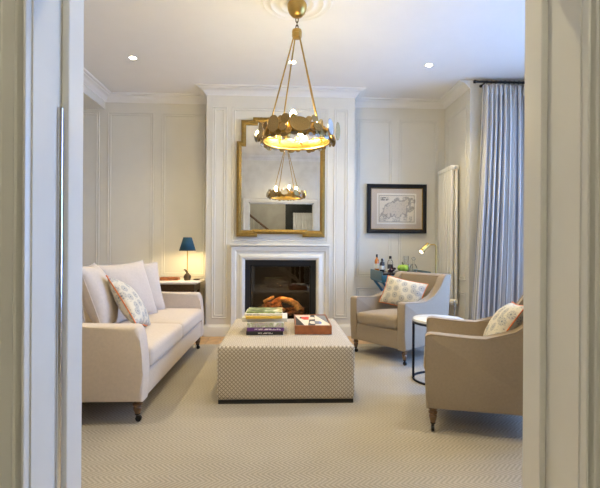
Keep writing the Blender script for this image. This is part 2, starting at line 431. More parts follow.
def offs(pts, d):
    out = []; n = len(pts)
    for i in range(n):
        ns = []
        for a, b in ((i - 1, i), (i, i + 1)):
            if a < 0 or b >= n: continue
            t = (Vector(pts[b]) - Vector(pts[a])).normalized(); ns.append(Vector((-t.y, t.x)))
        if len(ns) == 1: o = ns[0]
        else: o = (ns[0] + ns[1]) / (1 + ns[0].dot(ns[1]))
        out.append((pts[i][0] + o.x * d, pts[i][1] + o.y * d))
    return out
def run_mould(bm, path, prof, close_back=True):
    """sweep profile (out, z) along a plan polyline, interior on its left"""
    loops = [[bm.verts.new((x, y, z)) for x, y in offs(path, d)] for d, z in prof]
    n = len(path)
    for a, b in zip(loops, loops[1:]):
        for i in range(n - 1): bm.faces.new((a[i], a[i + 1], b[i + 1], b[i]))
    for i in (0, n - 1): bm.faces.new([l[i] for l in loops])
    return bm
def arc(cx, cy, r, a0, a1, n): return [(cx + r * math.cos(math.radians(a0 + (a1 - a0) * i / n)), cy + r * math.sin(math.radians(a0 + (a1 - a0) * i / n))) for i in range(n + 1)]
def struct(name, bm, m, label=None, smooth=False, **k):
    o = finish(name, bm, m, None, smooth, **k); o['kind'] = 'structure'
    if label: o['label'] = label
    return o

# ------------------------------------------------------------------ the setting
H, YC, YA, XR, XL, XB, YF = 2.95, 5.05, 5.38, 2.11, -2.23, 3.0, 1.25
CH0, CH1 = -0.905, 0.87
FZ = -0.012
fl = struct('floor', box(BM(), -2.95, 3.05, 1.03, 5.45, FZ - 0.06, FZ - 0.014), 'oak', 'honey oak plank floor around the rug')
pm = None
px = -2.94; k = 0
while px < 3.0:
    if pm is None:
        bm = box(BM(), 0.001, 0.138, 1.04, 5.44, FZ - 0.014, FZ, 0.0015, 1)
        o = finish('plank', bm, 'oak', fl, False); pm = o.data
    else:
        o = D.objects.new('plank', pm); COL.objects.link(o); o.parent = fl
    o.location.x = px; px += 0.14
cl = struct('ceiling', box(BM(), -2.95, 3.05, 1.0, 5.45, H, H + 0.08), 'ceiling_paint', 'white painted ceiling with a plaster rose')
wb = struct('wall_back', box(BM(), -2.95, 2.25, YA, YA + 0.1, FZ, H), 'wall_paint', 'pale greige panelled alcove wall behind the fireplace breast')
bm = BM()
FX0, FX1, FZT = -0.442, 0.412, 0.90
box(bm, CH0, FX0, YC, YA, FZ, H); box(bm, FX1, CH1, YC, YA, FZ, H); box(bm, FX0, FX1, YC, YA, FZT, H)
wc = struct('wall_chimney', bm, 'wall_paint', 'projecting panelled chimney breast around the fireplace')
wl = struct('wall_left', box(BM(), -2.95, -2.85, 1.25, YA, FZ, H), 'wall_paint', 'pale greige wall behind the sofa')
struct('trim_1', box(BM(), -2.85, XL, 1.25, YA, 2.775, H), 'wall_paint', 'boxed ceiling beam along the sofa side of the room')
wr = struct('wall_right', box(BM(), XR, XR + 0.14, 4.65, YA, FZ, H), 'wall_paint', 'short panelled wall carrying the radiator')
bm = BM(); box(bm, XR + 0.14, XB + 0.1, 4.65, 4.75, FZ, H)
struct('wall_bay', bm, 'wall_paint', 'side wall of the window bay behind the curtain')
bm = BM(); box(bm, XR, XB + 0.1, 1.8, 1.9, FZ, H); box(bm, XR, XR + 0.1, YF, 1.9, FZ, H)
struct('wall_near', bm, 'wall_paint', 'near side wall of the window bay')
# bay window wall
W0, W1, WZ0, WZ1 = 2.15, 4.4, 0.45, 2.72
bm = BM()
box(bm, XB, XB + 0.1, 1.9, W0, FZ, H); box(bm, XB, XB + 0.1, W1, 4.65, FZ, H)
box(bm, XB, XB + 0.1, W0, W1, FZ, WZ0); box(bm, XB, XB + 0.1, W0, W1, WZ1, H)
struct('wall_window', bm, 'wall_paint', 'wall under and over the bay window')
bm = BM()
ws = (W1 - W0) / 3
for i in range(4):
    yy = W0 + ws * i; box(bm, XB - 0.01, XB + 0.07, max(W0, yy - 0.035), min(W1, yy + 0.035), WZ0, WZ1)
for zz in (WZ0, 1.56, WZ1 - 0.06): box(bm, XB + 0.01, XB + 0.06, W0, W1, zz, zz + 0.06)
wn = struct('window_1', bm, 'trim_paint', 'white sash bay window')
for i in range(3):
    for z0, z1 in ((WZ0 + 0.06, 1.56), (1.62, WZ1 - 0.06)):
        finish('pane', box(BM(), XB + 0.03, XB + 0.034, W0 + ws * i + 0.035, W0 + ws * (i + 1) - 0.035, z0, z1), 'pane', wn, False)
finish('sill', box(BM(), XB - 0.12, XB, W0 - 0.05, W1 + 0.05, WZ0 - 0.03, WZ0, 0.008), 'trim_paint', wn)
struct('ground', box(BM(), 3.3, 14, -6, 12, -0.8, -0.7), 'ground', 'garden ground outside the window')

# doorway wall between hall and room
JY0, JYS, JL, JR, SL, SR, DT = 1.035, 1.165, -0.599, 0.754, -0.580, 0.735, 1.985
bm = BM()
box(bm, -2.95, JL - 0.02, JY0, YF, FZ, H); box(bm, JR + 0.02, 2.3, JY0, YF, FZ, H); box(bm, JL - 0.02, JR + 0.02, JY0, YF, DT + 0.02, H)
struct('wall_front', bm, 'wall_paint', 'wall with the wide cased opening the room is seen through')
bm = BM()
box(bm, JL - 0.02, JL, JY0, YF, FZ, DT + 0.02); box(bm, JR, JR + 0.02, JY0, YF, FZ, DT + 0.02); box(bm, JL, JR, JY0, YF, DT, DT + 0.02)
dl = struct('door_1', bm, 'door_paint', 'painted lining of the wide doorway')
bm = BM()
box(bm, JL, SL, JYS, YF, FZ, DT - 0.019, 0.002, 1); box(bm, SR, JR, JYS, YF, FZ, DT - 0.019, 0.002, 1); box(bm, SL, SR, JYS, YF, DT - 0.019, DT)
finish('door_stop', bm, 'door_paint', dl)
finish('glint_bead', tube(BM(), [(JL + 0.003, 1.152, FZ), (JL + 0.003, 1.152, 1.42)], 0.008, 14), 'chrome', dl)  # added polished bead, shaped to catch the window as a bright strip
APROF = [(0.0, 0.0), (0.0, 0.014), (0.002, 0.020), (0.006, 0.022), (0.009, 0.018), (0.010, 0.008), (0.013, 0.006), (0.016, 0.012), (0.019, 0.024), (0.023, 0.028), (0.027, 0.024), (0.029, 0.014),
         (0.032, 0.013), (0.058, 0.016), (0.061, 0.018), (0.062, 0.032), (0.066, 0.038), (0.071, 0.038), (0.075, 0.032), (0.076, 0.022), (0.080, 0.020), (0.098, 0.030), (0.108, 0.044), (0.122, 0.044), (0.125, 0.0)]
finish('architrave', surround(BM(), JL - 0.004, JR + 0.004, FZ, DT + 0.004, APROF, lambda x, z, p: (x, JY0 - p, z)), 'door_paint', dl, angle=25)
finish('architrave', surround(BM(), JL - 0.004, JR + 0.004, FZ, DT + 0.004, [(0, 0), (0, 0.02), (0.02, 0.024), (0.07, 0.026), (0.085, 0.034), (0.107, 0.034), (0.107, 0)], lambda x, z, p: (x, YF + p, z)), 'trim_paint', dl, angle=25)

# panel mouldings on the walls
MPROF = [(0.004, 0), (0.003, 0.006), (-0.001, 0.009), (-0.006, 0.007), (-0.009, 0.004), (-0.024, 0.003), (-0.027, 0.007), (-0.031, 0.008), (-0.035, 0.005), (-0.036, 0.0)]
def panel(parent, a0, a1, z0, z1, fn):
    finish('panel_moulding', surround(BM(), a0, a1, z0, z1, MPROF, fn, closed=True), 'trim_paint', parent, angle=30)
backfn = lambda x, z, p: (x, YA - p, z)
chfn = lambda x, z, p: (x, YC - p, z)
for a0, a1 in ((-2.80, -2.30), (-2.19, -1.63), (-1.52, -0.985)):
    panel(wb, a0, a1, 0.685, 2.735, backfn); panel(wb, a0, a1, 0.20, 0.535, backfn)
for a0, a1 in ((0.965, 1.415), (1.51, 2.02)):
    panel(wb, a0, a1, 0.685, 2.71, backfn); panel(wb, a0, a1, 0.20, 0.535, backfn)
panel(wc, -0.835, -0.665, 0.205, 2.72, chfn); panel(wc, 0.625, 0.79, 0.205, 2.72, chfn)
panel(wc, -0.600, 0.545, 1.125, 2.72, chfn)
rfn = lambda y, z, p: (XR - p, y, z)
panel(wr, 4.73, 5.30, 0.685, 2.71, rfn); panel(wr, 4.73, 5.30, 0.20, 0.535, rfn)
bfn = lambda x, z, p: (x, YF + p, z)
# cornice and skirting
CPROF = [(0.0, H - 0.088), (0.012, H - 0.088), (0.014, H - 0.078), (0.022, H - 0.072), (0.040, H - 0.050), (0.062, H - 0.032), (0.082, H - 0.026), (0.084, H - 0.018),
         (0.100, H - 0.016), (0.112, H - 0.012), (0.118, H), (0.0, H)]
path = [(XR, 4.652), (XR, YA), (CH1, YA), (CH1, YC), (CH0, YC), (CH0, YA), (XL, YA), (XL, YF), (XR, YF), (XR, 1.898)]
struct('trim_2', run_mould(BM(), path, CPROF), 'cornice_paint', 'white moulded plaster cornice', smooth=True, angle=28)
SPROF = [(0.0, FZ), (0.022, FZ), (0.022, 0.095), (0.018, 0.102), (0.014, 0.112), (0.008, 0.120), (0.006, 0.128), (0.0, 0.128)]
for nm, pth in (('baseboard_right', [(XR, 4.652), (XR, YA), (CH1, YA), (CH1, YC), (0.56, YC)]), ('baseboard_left', [(-0.60, YC), (CH0, YC), (CH0, YA), (-2.85, YA), (-2.85, YF), (JL - 0.112, YF)]),
                ('baseboard_near', [(JR + 0.112, YF), (XR, YF), (XR, 1.898)])):
    struct(nm, run_mould(BM(), pth, SPROF), 'trim_paint', 'moulded skirting board', smooth=True, angle=30)
# ceiling rose
RC = (0.105, 3.25)
rp = [(0.275, 0), (0.272, -0.008), (0.262, -0.012), (0.252, -0.008), (0.246, -0.004), (0.225, -0.004), (0.218, -0.012), (0.205, -0.020), (0.192, -0.014), (0.186, -0.008),
      (0.150, -0.010), (0.140, -0.020), (0.126, -0.026), (0.114, -0.020), (0.106, -0.014), (0.085, -0.016), (0.078, -0.026), (0.060, -0.030), (0.01, -0.030)]
finish('ceiling_rose', lathe(BM(), rp, 64, (RC[0], RC[1], H)), 'cornice_paint', cl, angle=50)

# hall behind the camera (seen in the mirror)
HY = -2.1
struct('floor_hall', box(BM(), -2.3, 2.3, HY, 1.03, FZ - 0.06, FZ), 'stone', 'pale stone hall floor')
struct('ceiling_hall', box(BM(), -2.3, 2.3, HY, 1.0, H, H + 0.08), 'ceiling_paint', 'hall ceiling')
struct('wall_hall_back', box(BM(), -2.3, 2.3, HY - 0.1, HY, FZ, H), 'hall_paint', 'grey hall wall seen in the mirror')
struct('wall_hall_left', box(BM(), -2.4, -2.3, HY, JY0, FZ, H), 'hall_paint', 'hall side wall beside the stairs')
struct('wall_hall_right', box(BM(), 2.3, 2.4, HY, JY0, FZ, H), 'hall_paint', 'hall side wall')
d2 = struct('door_2', box(BM(), 0.28, 1.25, HY, HY + 0.03, FZ, 2.5), 'unlit_opening', 'flat dark panel standing in for an unlit doorway in the hall')  # dark colour stands in for the shade of an unlit room beyond
cv = []
bm = BM()
for i in range(41):
    x = 0.50 + 0.55 * i / 40; y = HY + 0.075 + 0.018 * math.sin(i * 1.25)
    cv.append((bm.verts.new((x, y, 0.02)), bm.verts.new((x, y, 2.05))))
for a, b in zip(cv, cv[1:]): bm.faces.new((a[0], b[0], b[1], a[1]))
o = finish('hall_blind', bm, 'white_cloth', None, angle=80); tag(o, 'white pleated blind in the dark hall doorway, seen in the mirror', 'blind')
m_ = o.modifiers.new('solid', 'SOLIDIFY'); m_.thickness = 0.004
st = thing('stair_railing', (-0.8, -1.72, FZ), 'wooden stair handrail with white balusters, seen in the mirror', 'railing')
sx = lambda x: 1.98 - 0.80 * (x + 0.76)
finish('handrail', tube(BM(), [(x + 0.8, 0, sx(x) - FZ) for x in (-1.5, -0.76, 0.0, 0.55)], 0.03, 8), 'leg_wood', st)
for i in range(14):
    x = -1.45 + 0.14 * i
    finish('baluster', box(BM(), x + 0.79, x + 0.81, -0.01, 0.01, max(0.0, sx(x) - 0.9), sx(x) - 0.015 - FZ), 'trim_paint', st, False)
finish('newel_post', box(BM(), 1.33, 1.42, -0.045, 0.045, 0, 1.08, 0.008), 'leg_wood', st)
finish('stringer', prism(BM(), [(-0.7, sx(-1.5) - 1.12), (1.35, 0), (1.35, 0.12), (-0.7, sx(-1.5) - 0.84)], -0.02, 0.02, 'y'), 'trim_paint', st)
hp = thing('hall_ceiling_light', (0.0, -0.7, H), 'round flush light on the hall ceiling behind the doorway', 'ceiling light')
finish('base', lathe(BM(), [(0.15, 0), (0.15, -0.03), (0.14, -0.035)], 24), 'brass', hp)
finish('diffuser', lathe(BM(), [(0.138, -0.035), (0.12, -0.07), (0.07, -0.095), (0.01, -0.10)], 24), 'lamp_glow', hp)
light('hall_lamp', 'POINT', (0, 0, -0.2), HALL_POWER, (1.0, 0.94, 0.80), 0.12, parent=hp)

# ------------------------------------------------------------------ rug
o = finish('rug', box(BM(), -2.05, 2.05, 1.45, 4.575, FZ, 0.0, 0.004, 1), 'carpet'); tag(o, 'large beige herringbone woven rug covering the floor', 'rug')

# ------------------------------------------------------------------ fireplace
fs = thing('fireplace_surround', ((FX0 + FX1) / 2, YC, FZ), 'cream stone fireplace surround with moulded edges', 'fireplace surround')
fc = (FX0 + FX1) / 2
SP = [(0.0, -0.02), (0.0, 0.030), (0.010, 0.042), (0.028, 0.050), (0.046, 0.046), (0.060, 0.036), (0.075, 0.028), (0.100, 0.026), (0.104, 0.034), (0.112, 0.040), (0.140, 0.042), (0.152, 0.048), (0.158, 0.048), (0.162, 0.040), (0.162, 0.0)]
finish('moulded_frame', surround(BM(), FX0 - fc, FX1 - fc, 0, FZT - FZ, SP, lambda x, z, p: (x, -p, z)), 'stone', fs, angle=32)
finish('mantel_shelf', box(BM(), -0.598, 0.592, -0.06, 0, FZT + 0.166 - FZ, FZT + 0.188 - FZ, 0.006), 'stone', fs)
fi = thing('fireplace_insert', (fc, YC + 0.03, FZ), 'black framed glass-fronted fire with glowing logs', 'fireplace')
hw = (FX1 - FX0) / 2 - 0.001; hh = FZT - FZ - 0.001
bm = BM()
for q in ((-hw, -hw + 0.055, -0.005, 0.03, 0, hh), (hw - 0.055, hw, -0.005, 0.03, 0, hh), (-hw + 0.055, hw - 0.055, -0.005, 0.03, hh - 0.062, hh), (-hw + 0.055, hw - 0.055, -0.005, 0.03, 0, 0.10)): box(bm, *q)
finish('outer_frame', bm, 'stove_black', fi, False)
bm = BM(); a = hw - 0.055; zt = hh - 0.062
for q in ((-a, -a + 0.018, 0.004, 0.03, 0.10, zt), (a - 0.018, a, 0.004, 0.03, 0.10, zt), (-a, a, 0.004, 0.03, zt - 0.018, zt), (-a, a, 0.004, 0.03, 0.10, 0.118)): box(bm, *q)
finish('inner_frame', bm, 'black_metal', fi, False)
finish('glass', box(BM(), -a + 0.018, a - 0.018, 0.014, 0.018, 0.118, zt - 0.018), 'fire_glass', fi, False)
bm = BM()
for q in ((-a, a, 0.285, 0.295, 0.10, zt), (-a - 0.01, -a, 0.03, 0.295, 0.10, zt), (a, a + 0.01, 0.03, 0.295, 0.10, zt), (-a, a, 0.03, 0.295, zt, zt + 0.01), (-a, a, 0.03, 0.285, 0.09, 0.218)): box(bm, *q)
finish('firebox', bm, 'firebox_dark', fi, False)
bm = BM()
for i in range(90):
    r = bmesh.ops.create_icosphere(bm, subdivisions=1, radius=random.uniform(0.008, 0.018))
    bmesh.ops.translate(bm, vec=(random.uniform(-0.33, 0.33), random.uniform(0.06, 0.26), 0.225 + random.uniform(0, 0.012)), verts=r['verts'])
tag(finish('ember_bed', bm, 'ember', fi), kind='stuff')
def log(pts, rad, m):
    bm = BM(); P = [Vector(p) for p in pts]; Q = []; R = []
    for i in range(len(P) - 1):
        for t in range(4):
            Q.append(P[i].lerp(P[i + 1], t / 4)); R.append(rad[i] + (rad[i + 1] - rad[i]) * t / 4)
    Q.append(P[-1]); R.append(rad[-1]); Q = [q + Vector((0, 0, 0.115)) for q in Q]
    R = [r * random.uniform(0.86, 1.12) for r in R]
    Q = [q + Vector((0, random.uniform(-.004, .004), random.uniform(-.004, .004))) for q in Q]
    finish('log', tube(bm, Q, R, 9), m, fi, angle=60)
log([(-0.27, 0.15, 0.17), (-0.10, 0.17, 0.25), (0.02, 0.18, 0.31)], [0.040, 0.045, 0.035], 'log_bark')
log([(-0.20, 0.10, 0.15), (-0.08, 0.11, 0.20), (0.02, 0.12, 0.23)], [0.032, 0.036, 0.030], 'log_bark')
log([(0.00, 0.11, 0.32), (0.10, 0.11, 0.29), (0.19, 0.10, 0.25), (0.235, 0.09, 0.18)], [0.026, 0.040, 0.042, 0.050], 'log_pale')
log([(-0.02, 0.07, 0.13), (0.04, 0.06, 0.20)], [0.03, 0.026], 'log_pale')
log([(-0.30, 0.22, 0.14), (0.30, 0.23, 0.16)], [0.03, 0.034], 'log_bark')
log([(-0.21, 0.13, 0.33 - 0.06), (-0.08, 0.14, 0.335)], [0.024, 0.020], 'log_pale')
log([(-0.16, 0.08, 0.12), (-0.20, 0.09, 0.20), (-0.15, 0.12, 0.27)], [0.026, 0.030, 0.022], 'log_bark')
log([(0.06, 0.06, 0.12), (0.15, 0.08, 0.15), (0.27, 0.12, 0.14)], [0.024, 0.028, 0.022], 'log_bark')
log([(-0.10, 0.06, 0.13), (-0.03, 0.09, 0.23), (0.01, 0.13, 0.30)], [0.022, 0.026, 0.020], 'log_bark')
light('fire_glow', 'POINT', (0.0, 0.06, 0.62), 2.6, (1.0, 0.50, 0.16), 0.05, parent=fi)

# ------------------------------------------------------------------ mirror
mr = thing('wall_mirror', (-0.017, YC - 0.012, 1.175), 'tall gilt-framed mirror with stepped corners above the fireplace', 'mirror', rz=math.radians(0.75))
A, B, C_ = 0.527, 0.475, 0.335
Z1, Z2, Z3 = 1.133, 1.385, 1.42
outer = [(-A, 0), (-0.28, 0), (-0.28, 0.035), (0.26, 0.035), (0.26, 0), (A, 0), (A, Z1), (B, Z1), (B, Z2), (C_, Z2), (C_, Z3), (-C_, Z3), (-C_, Z2), (-B, Z2), (-B, Z1), (-A, Z1)]
T = 0.058
inner = [(-A + T, T + 0.02), (-0.28 - T, T + 0.02), (-0.28 - T, T + 0.03), (0.26 + T, T + 0.03), (0.26 + T, T + 0.02), (A - T, T + 0.02), (A - T, Z1 - T), (B - T, Z1 - T), (B - T, Z2 - T), (C_ - T, Z2 - T), (C_ - T, Z3 - T),
         (-C_ + T, Z3 - T), (-C_ + T, Z2 - T), (-B + T, Z2 - T), (-B + T, Z1 - T), (-A + T, Z1 - T)]
mid = [((a[0] + b[0]) / 2, (a[1] + b[1]) / 2) for a, b in zip(outer, inner)]
bm = BM()
lo = [[bm.verts.new((x, y, z)) for x, z in pl_] for pl_, y in ((outer, 0.0), (outer, -0.026), (mid, -0.032), (inner, -0.022), (inner, 0.0))]
for a_, b_ in zip(lo, lo[1:]):
    for i in range(16): bm.faces.new((a_[i], a_[(i + 1) % 16], b_[(i + 1) % 16], b_[i]))
finish('frame', bm, 'gilt', mr, False)
finish('mirror_glass', prism(BM(), inner, -0.012, -0.004, 'y'), 'mirror_glass', mr, False)
finish('foot_block', box(BM(), -A, -0.28, -0.034, -0.026, 0.0, 0.03, 0.003), 'gilt', mr)
finish('foot_block', box(BM(), 0.26, A, -0.034, -0.026, 0.0, 0.03, 0.003), 'gilt', mr)

# ------------------------------------------------------------------ chandelier
CHX, CHY = 0.105, 3.22
cz = 1.0  # local heights are world heights
ch = thing('chandelier', (CHX, CHY, 0), 'gold ring chandelier covered in overlapping metal discs', 'chandelier')
finish('canopy', lathe(BM(), [(0.070, H - 0.030), (0.075, H - 0.040), (0.075, H - 0.050), (0.072, H - 0.075), (0.062, H - 0.102), (0.042, H - 0.124), (0.016, H - 0.136), (0.004, H - 0.138)], 28), 'brass', ch, angle=50)
for i, (z, rz) in enumerate(((2.795, 0), (2.765, 90), (2.738, 0))):
    pts = [(0.010 * math.cos(t) * math.cos(math.radians(rz)), 0.010 * math.cos(t) * math.sin(math.radians(rz)), z + 0.021 * math.sin(t)) for t in [2 * PI * j / 14 for j in range(14)]]
    finish('chain_link', tube(BM(), pts, 0.0035, 6, True), 'bronze', ch)
finish('hub', lathe(BM(), [(0.02, 2.722), (0.035, 2.718), (0.038, 2.71), (0.038, 2.695), (0.034, 2.692), (0.038, 2.688), (0.038, 2.668), (0.034, 2.658), (0.01, 2.655)], 20), 'brass', ch, angle=40)
RR, RZ0, RZ1 = 0.257, 1.862, 1.932
for ang in (35, 121, 212, 311):
    a = math.radians(ang)
    finish('rod', tube(BM(), [(0.028 * math.cos(a), 0.028 * math.sin(a), 2.665), (0.250 * math.cos(a), 0.250 * math.sin(a), 1.90)], 0.0058, 8), 'brass', ch)
finish('ring_band', lathe(BM(), [(RR, RZ0), (RR, RZ1), (RR - 0.006, RZ1), (RR - 0.006, RZ0 + 0.004), (RR - 0.002, RZ0), (RR, RZ0)], 72, cap=False), 'gold_leaf', ch, angle=50)
finish('bottom_rim', tube(BM(), [(RR * math.cos(t), RR * math.sin(t), RZ0) for t in [2 * PI * j / 72 for j in range(72)]], 0.009, 8, True), 'brass', ch)
dm = {}
for nm in ('disc_gold', 'disc_bronze', 'disc_silver'):
    bm = lathe(BM(), [(0.05, -0.10), (0.85, -0.06), (1.0, 0.0), (0.97, 0.05), (0.05, 0.02)], 20)
    bmesh.ops.rotate(bm, cent=(0, 0, 0), matrix=Matrix.Rotation(PI / 2, 3, 'Y'), verts=bm.verts)
    bmesh.ops.recalc_face_normals(bm, faces=bm.faces)
    me = D.meshes.new(nm); bm.to_mesh(me); bm.free(); me.materials.append(MATS[nm]); dm[nm] = me
def disc(ang, z, ry, rz, lift, m, tilt=0):
    a = math.radians(ang)
    o = link('disc', dm[m], None, ch, angle=60)
    o.scale = (0.012 / 0.10, ry, rz)
    o.scale.x = 0.06
    o.location = ((RR + lift) * math.cos(a), (RR + lift) * math.sin(a), z); o.rotation_euler = (0, math.radians(random.uniform(-16, 8)), a + math.radians(random.uniform(-14, 14)))
    return o
# big discs facing the camera as seen, then the rest of the ring by rule
disc(236, 1.925, 0.045, 0.062, 0.050, 'disc_bronze'); disc(273, 1.912, 0.076, 0.058, 0.048, 'disc_gold')
disc(320, 1.925, 0.044, 0.060, 0.056, 'disc_silver'); disc(253, 1.955, 0.034, 0.036, 0.040, 'disc_gold')
disc(294, 1.960, 0.028, 0.030, 0.036, 'disc_bronze'); disc(299, 1.905, 0.037, 0.034, 0.040, 'disc_gold')
disc(249, 1.900, 0.030, 0.032, 0.040, 'disc_bronze'); disc(306, 1.945, 0.022, 0.024, 0.030, 'disc_gold')
disc(242, 1.872, 0.022, 0.020, 0.024, 'disc_gold'); disc(256, 1.872, 0.022, 0.020, 0.024, 'disc_bronze')
disc(222, 1.875, 0.025, 0.028, 0.030, 'disc_gold'); disc(286, 1.955, 0.022, 0.022, 0.030, 'disc_bronze')
disc(310, 1.880, 0.025, 0.026, 0.028, 'disc_gold'); disc(334, 1.885, 0.030, 0.040, 0.030, 'disc_bronze')
disc(264, 1.965, 0.024, 0.024, 0.028, 'disc_bronze'); disc(244, 1.955, 0.022, 0.030, 0.030, 'disc_bronze')
mats = ['disc_gold', 'disc_bronze', 'disc_gold', 'disc_silver']
for j, ang in enumerate(range(216, 342, 7)):
    disc(ang, 1.878 + 0.05 * ((j * 2) % 3) / 2, 0.021 + 0.006 * (j % 2), 0.021 + 0.005 * (j % 3), 0.020, mats[j % 2])
ang = 345.0; i = 0
while ang < 345 + 228:
    big = i % 3 == 0
    ry = random.uniform(0.045, 0.065) if big else random.uniform(0.024, 0.036)
    disc(ang, random.uniform(1.90, 1.93) if big else random.choice((1.88, 1.955)), ry, ry * random.uniform(0.85, 1.1), random.uniform(0.045, 0.062) if big else 0.036, random.choice(mats))
    disc(ang + 5, random.uniform(1.87, 1.96), random.uniform(0.02, 0.03), random.uniform(0.02, 0.03), 0.026, random.choice(mats))
    ang += 15.5 if big else 11; i += 1
for j in range(26):
    ang = j * 360 / 26 + random.uniform(-4, 4)
    disc(ang, RZ0 - random.uniform(0.004, 0.014), random.uniform(0.014, 0.028), random.uniform(0.012, 0.02), 0.016, random.choice(mats))
for ang, r in ((262, 0.225), (78, 0.20), (160, 0.17), (12, 0.17)):
    a = math.radians(ang); x, y = r * math.cos(a), r * math.sin(a)
    finish('bulb_holder', lathe(BM(), [(0.016, 1.90), (0.016, 1.905), (0.010, 1.908), (0.010, 1.952), (0.012, 1.955)], 10, (x, y, 0)), 'candle_sleeve', ch)
    finish('arm', tube(BM(), [(x, y, 1.902), (0.252 * math.cos(a), 0.252 * math.sin(a), 1.902)], 0.004, 6), 'brass', ch)
    finish('bulb', lathe(BM(), [(0.008, 1.955), (0.018, 1.972), (0.023, 1.993), (0.018, 2.014), (0.008, 2.028), (0.002, 2.034)], 12, (x, y, 0)), 'bulb', ch, angle=80)

# ------------------------------------------------------------------ downlights
first = None
for lab, x, y in (('downlight over the sofa end of the ceiling by the left alcove', -1.51, 4.29), ('downlight in front of the chimney breast behind the chandelier rods', 0.095, 4.30), ('downlight near the curtain and picture', 1.51, 4.29),
                  ('downlight above the near end of the sofa', -1.51, 2.15), ('downlight by the doorway', 0.095, 1.8), ('downlight above the near armchair', 1.51, 2.15)):
    if first is None:
        t = first = thing('recessed_downlight', (x, y, H), 'lit round recessed ' + lab, 'downlight', group='recessed ceiling downlights')
        finish('trim_ring', lathe(BM(), [(0.044, 0.0), (0.044, -0.003), (0.040, -0.005), (0.034, -0.004), (0.030, -0.001)], 28), 'cornice_paint', t)
        finish('lens', lathe(BM(), [(0.030, -0.0045), (0.002, -0.007)], 24), 'downlight_glow', t)
        light('downlight_beam', 'SPOT', (0, 0, -0.012), SPOT_POWER, (1.0, 0.85, 0.52), 0.03, (0, 0, 0), t, spot_size=math.radians(112), spot_blend=0.9)
    else:
        t = copy_tree(first); t.location = (x, y, H); t['label'] = 'lit round recessed ' + lab

# ------------------------------------------------------------------ pillows
def pillow(name, w, h, t, loc, yaw, lean, m, label, piping=None, group=None, roll=0, sag=0.0):
    th = thing(name, loc, label, 'cushion', group=group)
    th.rotation_euler = (math.radians(lean), math.radians(roll), math.radians(yaw))
    n = 18
    def P(i, j, s):
        a, b = -1 + 2 * i / n, -1 + 2 * j / n
        x = a * w / 2 * (1 - 0.075 * (1 - b * b)); z = b * h / 2 * (1 - 0.075 * (1 - a * a))
        e = max(0.0, (1 - abs(a) ** 2.2) * (1 - abs(b) ** 2.2))
        y = s * t / 2 * e ** 0.55
        z -= sag * (1 - a * a) * (b > 0) * b
        y += 0.004 * math.sin(7 * a + 3 * b + s) * e
        return (x, y, z)
    bm = BM(); edge = {}
    G = []
    for s in (-1, 1):
        g = []
        for i in range(n + 1):
            row = []
            for j in range(n + 1):
                on = i in (0, n) or j in (0, n)
                if on and (i, j) in edge: row.append(edge[(i, j)]); continue
                v = bm.verts.new(P(i, j, s))
                if on: edge[(i, j)] = v
                row.append(v)
            g.append(row)
        for i in range(n):
            for j in range(n): bm.faces.new((g[i][j], g[i + 1][j], g[i + 1][j + 1], g[i][j + 1]))
    finish('cover', bm, m, th, angle=80)
    loop = [(i, 0) for i in range(n)] + [(n, j) for j in range(n)] + [(i, n) for i in range(n, 0, -1)] + [(0, j) for j in range(n, 0, -1)]
    finish('piping', tube(BM(), [P(i, j, 1) for i, j in loop], 0.0042 if piping else 0.0035, 6, True), piping or m, th)
    return th

# ------------------------------------------------------------------ legs
def turned_leg(parent, x, y, ztop, h, m='leg_wood', s=1.0, caster=True):
    zb = ztop - h; c = 0.045 if caster else 0
    prof = [(0.025 * s, zb + h), (0.026 * s, zb + h * 0.92), (0.018 * s, zb + h * 0.88), (0.018 * s, zb + h * 0.84), (0.026 * s, zb + h * 0.80), (0.025 * s, zb + h * 0.74), (0.017 * s, zb + h * 0.69), (0.023 * s, zb + h * 0.62), (0.021 * s, zb + h * 0.54), (0.016 * s, zb + c + 0.012), (0.013 * s, zb + c)]
    l = finish('leg', lathe(BM(), prof, 14, (x, y, 0)), m, parent, angle=30)
    if caster:
        bm = lathe(BM(), [(0.014 * s, zb + c + 0.012), (0.015 * s, zb + c), (0.009 * s, zb + c - 0.008), (0.008 * s, zb + 0.022)], 10, (x, y, 0))
        finish('caster_fork', bm, 'caster_brass', l)
        bm = lathe(BM(), [(0.006, -0.009), (0.018, -0.008), (0.018, 0.008), (0.006, 0.009)], 14)
        bmesh.ops.rotate(bm, cent=(0, 0, 0), matrix=Matrix.Rotation(PI / 2, 3, 'X'), verts=bm.verts)
        bmesh.ops.translate(bm, vec=(x + 0.006, y, zb + 0.0185), verts=bm.verts)
        finish('caster_wheel', bm, 'caster_brass', l)
    return l

# ------------------------------------------------------------------ sofa (local = world axes, faces +X)
SX0, SX1, SY0, SY1 = -1.78, -0.81, 2.495, 4.435
sf = thing('sofa', (-1.3, 3.465, 0), 'long cream linen sofa with scooped arms on castered legs', 'sofa')
def S(o): o.matrix_parent_inverse = Matrix.Translation((1.3, -3.465, 0)); return o
bm = rbox(BM(), (SX1 - SX0) / 2 - 0.01, (SY1 - SY0) / 2 - 0.04, 0.08, 0.015, 3, c=((SX0 + SX1) / 2, (SY0 + SY1) / 2, 0.215))
S(finish('base', bm, 'linen', sf))
armp = [(SX0, 0.135), (SX1 - 0.005, 0.135), (SX1, 0.30), (SX1 - 0.008, 0.42), (SX1 - 0.018, 0.50), (SX1 - 0.026, 0.55), (SX1 - 0.040, 0.575), (SX1 - 0.06, 0.582), (SX1 - 0.35, 0.580), (SX1 - 0.60, 0.592), (SX1 - 0.75, 0.625), (SX0 + 0.10, 0.70), (SX0 + 0.03, 0.76), (SX0, 0.76)]
